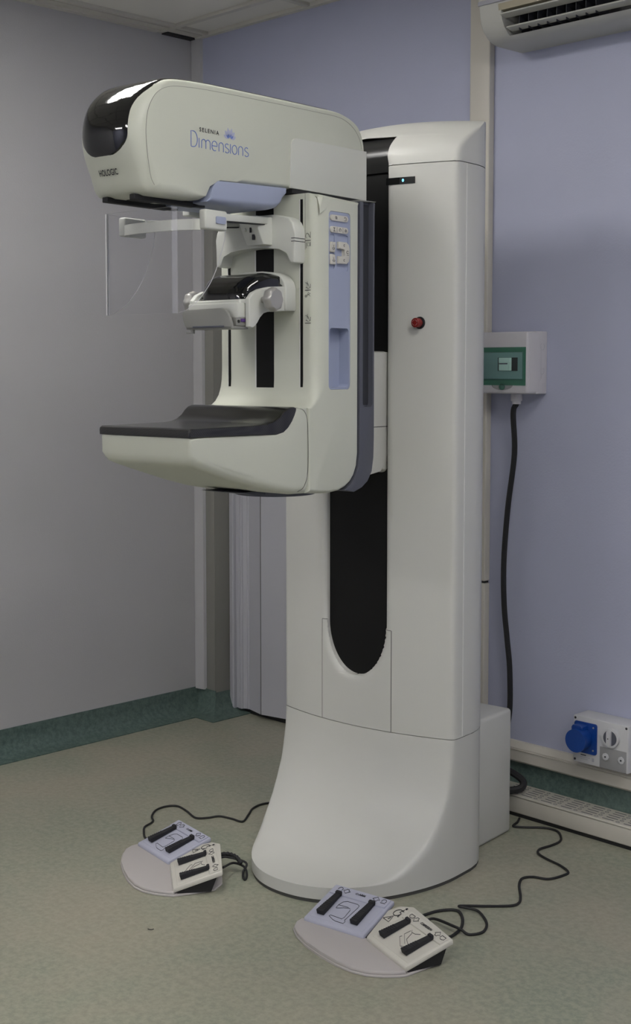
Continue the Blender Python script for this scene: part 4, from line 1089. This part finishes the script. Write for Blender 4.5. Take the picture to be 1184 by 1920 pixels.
    pad((0.006, 0.0), radians(-26.5), 0.196, 0.140, 'compression_pedal_pad', ('padwhite', 'padwhite'), cut=1)
    return root
foot_switch('foot switch in front of the column base, nearest the viewer, with lilac and white pads', (-2.222, 2.385), radians(9))
foot_switch('foot switch on open floor left of the column base, with lilac and white pads', (-2.977, 2.340), radians(-9))

# ------------------------------------------------------------------ cables
def cable(name, label, cat, pts, r, z=None, m='dark'):
    b = newbm(); tube(b, [(p[0], p[1], p[2] if len(p) > 2 else r) for p in pts], r, 8, 0, 6)
    return tag(finish(name, b, m), label, cat)
c1 = [(-3.16, 2.45, 0.02), (-3.20, 2.44, 0.008), (-3.235, 2.448), (-3.275, 2.474), (-3.312, 2.506), (-3.333, 2.555), (-3.376, 2.584), (-3.413, 2.629), (-3.42, 2.675), (-3.396, 2.707), (-3.336, 2.699), (-3.262, 2.678), (-3.233, 2.707), (-3.217, 2.744), (-3.169, 2.757), (-3.125, 2.765), (-3.161, 2.823), (-3.197, 2.877), (-3.203, 2.94), (-3.15, 3.02)]
cable('foot_switch_cable', 'thin black cable curving behind the left foot switch to the column', 'cable', c1, 0.0035)
c2 = [(-2.855, 2.435, 0.045), (-2.842, 2.455, 0.045), (-2.80, 2.49, 0.03), (-2.79, 2.47, 0.01), (-2.77, 2.453), (-2.755, 2.447), (-2.765, 2.462, 0.012), (-2.80, 2.482, 0.02), (-2.825, 2.462, 0.03), (-2.80, 2.40, 0.04)]
loop_ = cable('looped_cable', 'short looped black cable between the left foot switch and the base', 'cable', c2, 0.0035)
b = newbm()
tube(b, [(-2.868, 2.43, 0.05), (-2.85, 2.462, 0.05), (-2.825, 2.475, 0.043), (-2.805, 2.475, 0.03)], 0.006, 10, 0, 6, None, lambda t: 0.0065 + 0.0012 * sin(t * 60))
finish('strain_relief', b, 'dark', loop_)
c3 = [(-2.19, 2.53, 0.03), (-2.21, 2.58, 0.015), (-2.226, 2.628), (-2.215, 2.68), (-2.184, 2.715), (-2.144, 2.691), (-2.107, 2.642), (-2.093, 2.60), (-2.092, 2.565), (-2.10, 2.50, 0.02)]
cable('curled_cable', 'black cable curling out of the nearest foot switch and back in', 'cable', c3, 0.0042)
c4 = [(-2.16, 2.52, 0.03), (-2.185, 2.58, 0.012), (-2.178, 2.612, 0.014), (-2.111, 2.608, 0.017), (-2.085, 2.612, 0.013), (-2.064, 2.62), (-2.048, 2.655), (-2.066, 2.698), (-2.103, 2.733), (-2.137, 2.747, 0.008), (-2.165, 2.732, 0.012), (-2.185, 2.727, 0.012), (-2.178, 2.751, 0.008), (-2.136, 2.804), (-2.096, 2.849), (-2.094, 2.881), (-2.118, 2.92), (-2.166, 2.979), (-2.19, 3.027), (-2.175, 3.059), (-2.133, 3.079), (-2.118, 3.139), (-2.126, 3.166), (-2.172, 3.19), (-2.23, 3.204), (-2.273, 3.223), (-2.29, 3.255), (-2.283, 3.308), (-2.284, 3.352), (-2.302, 3.387), (-2.344, 3.425), (-2.392, 3.419), (-2.437, 3.38), (-2.47, 3.361), (-2.483, 3.40), (-2.50, 3.435)]
cable('long_foot_switch_cable', 'long black cable winding over the floor from the nearest foot switch to the duct', 'cable', c4, 0.0038)
c5 = [(-2.590, 3.515, 1.373), (-2.591, 3.515, 1.34), (-2.567, 3.53, 1.205), (-2.592, 3.53, 1.02), (-2.606, 3.53, 0.84), (-2.603, 3.53, 0.69), (-2.588, 3.53, 0.566), (-2.576, 3.53, 0.458), (-2.578, 3.53, 0.30), (-2.60, 3.50, 0.22), (-2.66, 3.46, 0.20)]
cable('power_cable', 'thick black power cable hanging from the breaker box down the wall', 'cable', [(p[0] - (0.040 if i > 1 else 0.012 * i), p[1], p[2]) for i, p in enumerate(c5)], 0.0095)
c6 = [(-2.72, 3.44, 0.145), (-2.66, 3.45, 0.152), (-2.60, 3.46, 0.150), (-2.545, 3.47, 0.135), (-2.515, 3.475, 0.115), (-2.515, 3.46, 0.096), (-2.545, 3.43, 0.088), (-2.585, 3.395, 0.084), (-2.63, 3.36, 0.07), (-2.68, 3.33, 0.06)]
cable('bent_power_cable', 'thick black cable bending over the floor duct behind the rear cabinet', 'cable', c6, 0.012)

b = newbm(); tube(b, [(-0.008, 0, 0.0012), (-0.003, -0.003, 0.003), (0.003, 0.001, 0.002), (0.008, 0.007, 0.0035)], 0.0011, 6, 0, 4)
o_ = tag(finish('floor_fluff', b, 'dark'), 'tiny dark curl of fluff on the open floor in front of the left foot switch', 'fluff'); o_.location = (-2.685, 2.045, 0)

# ------------------------------------------------------------------ breaker box on the wall
bx = thing('breaker_box', 'grey wall breaker box with green tinted window beside the column', 'breaker box', (-2.63, YB, 1.51))
b = newbm()
box(b, (-0.104, -0.06, -0.104), (0.12, 0, 0.102), 0.004); box(b, (-0.104, -0.11, -0.102), (0.1185, -0.05, 0.100), 0.006)
prism(b, [(-0.098, -0.096), (-0.045, -0.096), (-0.045, -0.066), (-0.03, -0.05), (-0.03, 0.05), (-0.045, 0.066), (-0.045, 0.096), (-0.098, 0.096)], 'x', 0.115, 0.1205, 0.001)
finish('enclosure', b, 'boxgrey', bx)
b = newbm(); fr_ = lambda u, v, h: (u, -0.1105 - h, v)

for q in (((-0.10, -0.075), (0.114, -0.055)), ((-0.10, 0.034), (0.114, 0.050)), ((-0.10, -0.055), (-0.096, 0.034)), ((0.103, -0.055), (0.114, 0.034))): box(b, (q[0][0], -0.1135, q[0][1]), (q[1][0], -0.1105, q[1][1]))
wf = finish('window_frame', b, 'greenedge', bx)
b = newbm(); box(b, (-0.10, -0.1165, -0.055), (0.103, -0.112, 0.034), 0.003); finish('window_pane', b, 'greenglass', wf)
b = newbm(); box(b, (-0.10, -0.1115, -0.056), (0.104, -0.1095, 0.035), 0.0005, 2); box(b, (0.002, -0.1122, -0.028), (0.082, -0.111, 0.016), 0, 1)
finish('inner_panel', b, ['boxgrey', 'dark', 'acgrey'], bx)
b = newbm(); box(b, (0.008, -0.1155, -0.027), (0.046, -0.1115, 0.0155), 0.001); box(b, (0.046, -0.1135, -0.027), (0.058, -0.1115, 0.0155), 0.001); box(b, (0.008, -0.1163, 0.0), (0.052, -0.113, 0.014), 0.001); box(b, (0.010, -0.1166, -0.006), (0.044, -0.115, -0.002), 0.0003, 1); finish('breaker_switch', b, ['greenin', 'slate'], bx)
b = newbm()
prism(b, [(-0.03, 0)] + [(0.0 - 0.045 * cos(radians(a)) * 1.0, -0.017 * sin(radians(a)) - 0.073) for a in range(0, 181, 15)], 'y', -0.1135, -0.108, 0.001, 1)
b.free(); b = newbm(); prism(b, [(0.02 - 0.042 * cos(radians(a)), -0.016 * sin(radians(a)) - 0.0745) for a in range(0, 181, 15)], 'y', -0.1135, -0.108, 0.001); finish('window_tab', b, 'clearcover', bx)
b = newbm(); cyl(b, (0.022, -0.120, -0.080), 'y', 0.010, 0.010, 20, 0.002); finish('window_latch', b, 'greenedge', bx)
for z in (0.052, -0.028): b = newbm(); ribbon(b, arc(-0.028, z, 0.011, 120, 420, 14, 0.011), 0.0008, lambda u, v, h: (0.1202 + h, u, v), 0, 0.0003); finish('knockout_ring', b, 'acgrey', bx)
b = newbm(); cyl(b, (0.040, -0.058, -0.128), 'z', 0.019, 0.026, 24, 0.002); cyl(b, (0.040, -0.058, -0.138), 'z', 0.015, 0.012, 24, 0.002); finish('cable_gland', b, 'boxgrey', bx)

# ------------------------------------------------------------------ socket box
sx_ = thing('socket_box', 'grey wall socket box with blue industrial socket and rotary switch', 'socket box', (-2.2295, YB, 0.30))
b = newbm(); box(b, (-0.1015, -0.083, -0.076), (0.1015, -0.0, 0.076), 0.003)
for x, z in ((-0.094, 0.068), (0.094, 0.068), (-0.094, -0.067)): cyl(b, (x, -0.0836, z), 'y', 0.004, 0.001, 12, 0, 1)
for k_, (x0, x1, z) in enumerate(((-0.072, -0.052, -0.050), (-0.074, -0.036, -0.056), (-0.072, -0.045, -0.062))): box(b, (x0, -0.0834, z), (x1, -0.0825, z + (0.003 if k_ == 0 else 0.0012)), 0, 1 if k_ == 0 else 2)
box(b, (-0.030, -0.0834, -0.064), (-0.022, -0.0825, -0.052), 0, 2)
finish('enclosure', b, ['sockgrey', 'ink', 'acgrey'], sx_)
b = newbm(); prism(b, rrect(-0.095, -0.040, -0.011, 0.060, 0.007), 'y', -0.088, -0.082, 0.002)
prism(b, rrect(-0.085, 0.018, -0.045, 0.054, 0.006), 'y', -0.118, -0.086, 0.003)
for z in (0.048, -0.026): cyl(b, (-0.023, -0.0893, z), 'y', 0.003, 0.002, 12, 0.0005, 1)
bs = finish('blue_socket', b, ['blue', 'silver'], sx_)
b = newbm(); cyl(b, (-0.060, -0.135, 0.008), 'y', 0.037, 0.05, 40, 0.004, 0, 0.033); finish('socket_lid', b, 'blue', bs)
b = newbm(); cyl(b, (0.042, -0.094, 0.029), 'y', 0.030, 0.012, 40, 0.002)
rs = finish('rotary_switch', b, 'sockgrey', sx_)
b = newbm(); cyl(b, (0.042, -0.0946, 0.029), 'y', 0.024, 0.001, 32, 0); finish('switch_recess', b, 'slate', rs)
b = newbm(); prism(b, rrect(0.034, 0.004, 0.048, 0.053, 0.004), 'y', -0.104, -0.090, 0.002); cyl(b, (0.0405, -0.1045, 0.029), 'y', 0.002, 0.001, 10, 0, 1); finish('switch_handle', b, ['sockgrey', 'ink'], rs)
b = newbm(); box(b, (0.0, -0.0845, -0.075), (0.096, -0.082, -0.007), 0.0008, 0)
finish('clear_cover', b, 'clearcover', sx_)
for x, z in ((0.022, -0.036), (0.079, -0.036)):
    b = newbm(); cyl(b, (x, -0.088, z), 'y', 0.012, 0.004, 8, 0.001); cyl(b, (x, -0.0888, z), 'y', 0.003, 0.001, 10, 0, 1); finish('cover_screw', b, ['sockgrey', 'ink'], sx_)

# ------------------------------------------------------------------ air conditioner
ac = thing('air_conditioner', 'white wall mounted air conditioner with open louvers in the top right corner', 'air conditioner', (-2.63, YB, 2.53))
ao = [(0.0, 0.001), (-0.133, -0.001), (-0.160, 0.004), (-0.185, 0.016), (-0.205, 0.034), (-0.218, 0.055), (-0.224, 0.085), (-0.232, 0.13), (-0.238, 0.20), (-0.238, 0.28), (-0.20, 0.30), (0.0, 0.30)]
b = newbm(); S_ = XSolid(resample(ao, 0.03), 0.42, 0.006, 0.003, None, 0.42); S_.build(b)
body = finish('casing', b, ['acwhite'], ac)
c = newbm(); box(c, (0.085, -0.26, 0.012), (0.80, -0.10, 0.092)); boolcut(body, c)
b = newbm(); box(b, (0.08, -0.115, 0.0), (0.81, -0.095, 0.10)); finish('outlet_back', b, 'dark', ac)
b = newbm(); prism(b, [(-0.228, 0.108), (-0.224, 0.083), (-0.205, 0.078), (-0.15, 0.078), (-0.15, 0.108)], 'x', 0.075, 0.36, 0.001); finish('upper_flap', b, 'acbeige', ac)
b = newbm(); box(b, (-0.001, -0.2335, 0.108), (0.84, -0.20, 0.122), 0.002); finish('grey_band', b, 'acgrey', ac)
for (y, z, t_) in ((-0.214, 0.064, 0.4), (-0.190, 0.026, 0.5)):
    b = newbm(); prism(b, [(y - 0.016, z + 0.004), (y - 0.014, z + 0.009), (y + 0.016, z + 0.002), (y + 0.016, z - 0.002)], 'x', 0.084 if z > 0.05 else 0.092, 0.80, 0.001); finish('louver', b, 'acwhite', ac)
for k_ in range(9):
    b = newbm(); x = 0.13 + k_ * 0.035; box(b, (x, -0.19, 0.02), (x + 0.002, -0.12, 0.085)); finish('guide_vane', b, 'slatedark', ac)
b = newbm()
text(b, 'AERMEC', 0.022, lambda u, v, h: (0.045 + u, -0.2355 - 0.0 - h - 0.001, 0.150 + v), 0, 0.9, 1.0, 'LEFT', 0.0004)
finish('brand_lettering', b, 'ink', ac, 30, False)
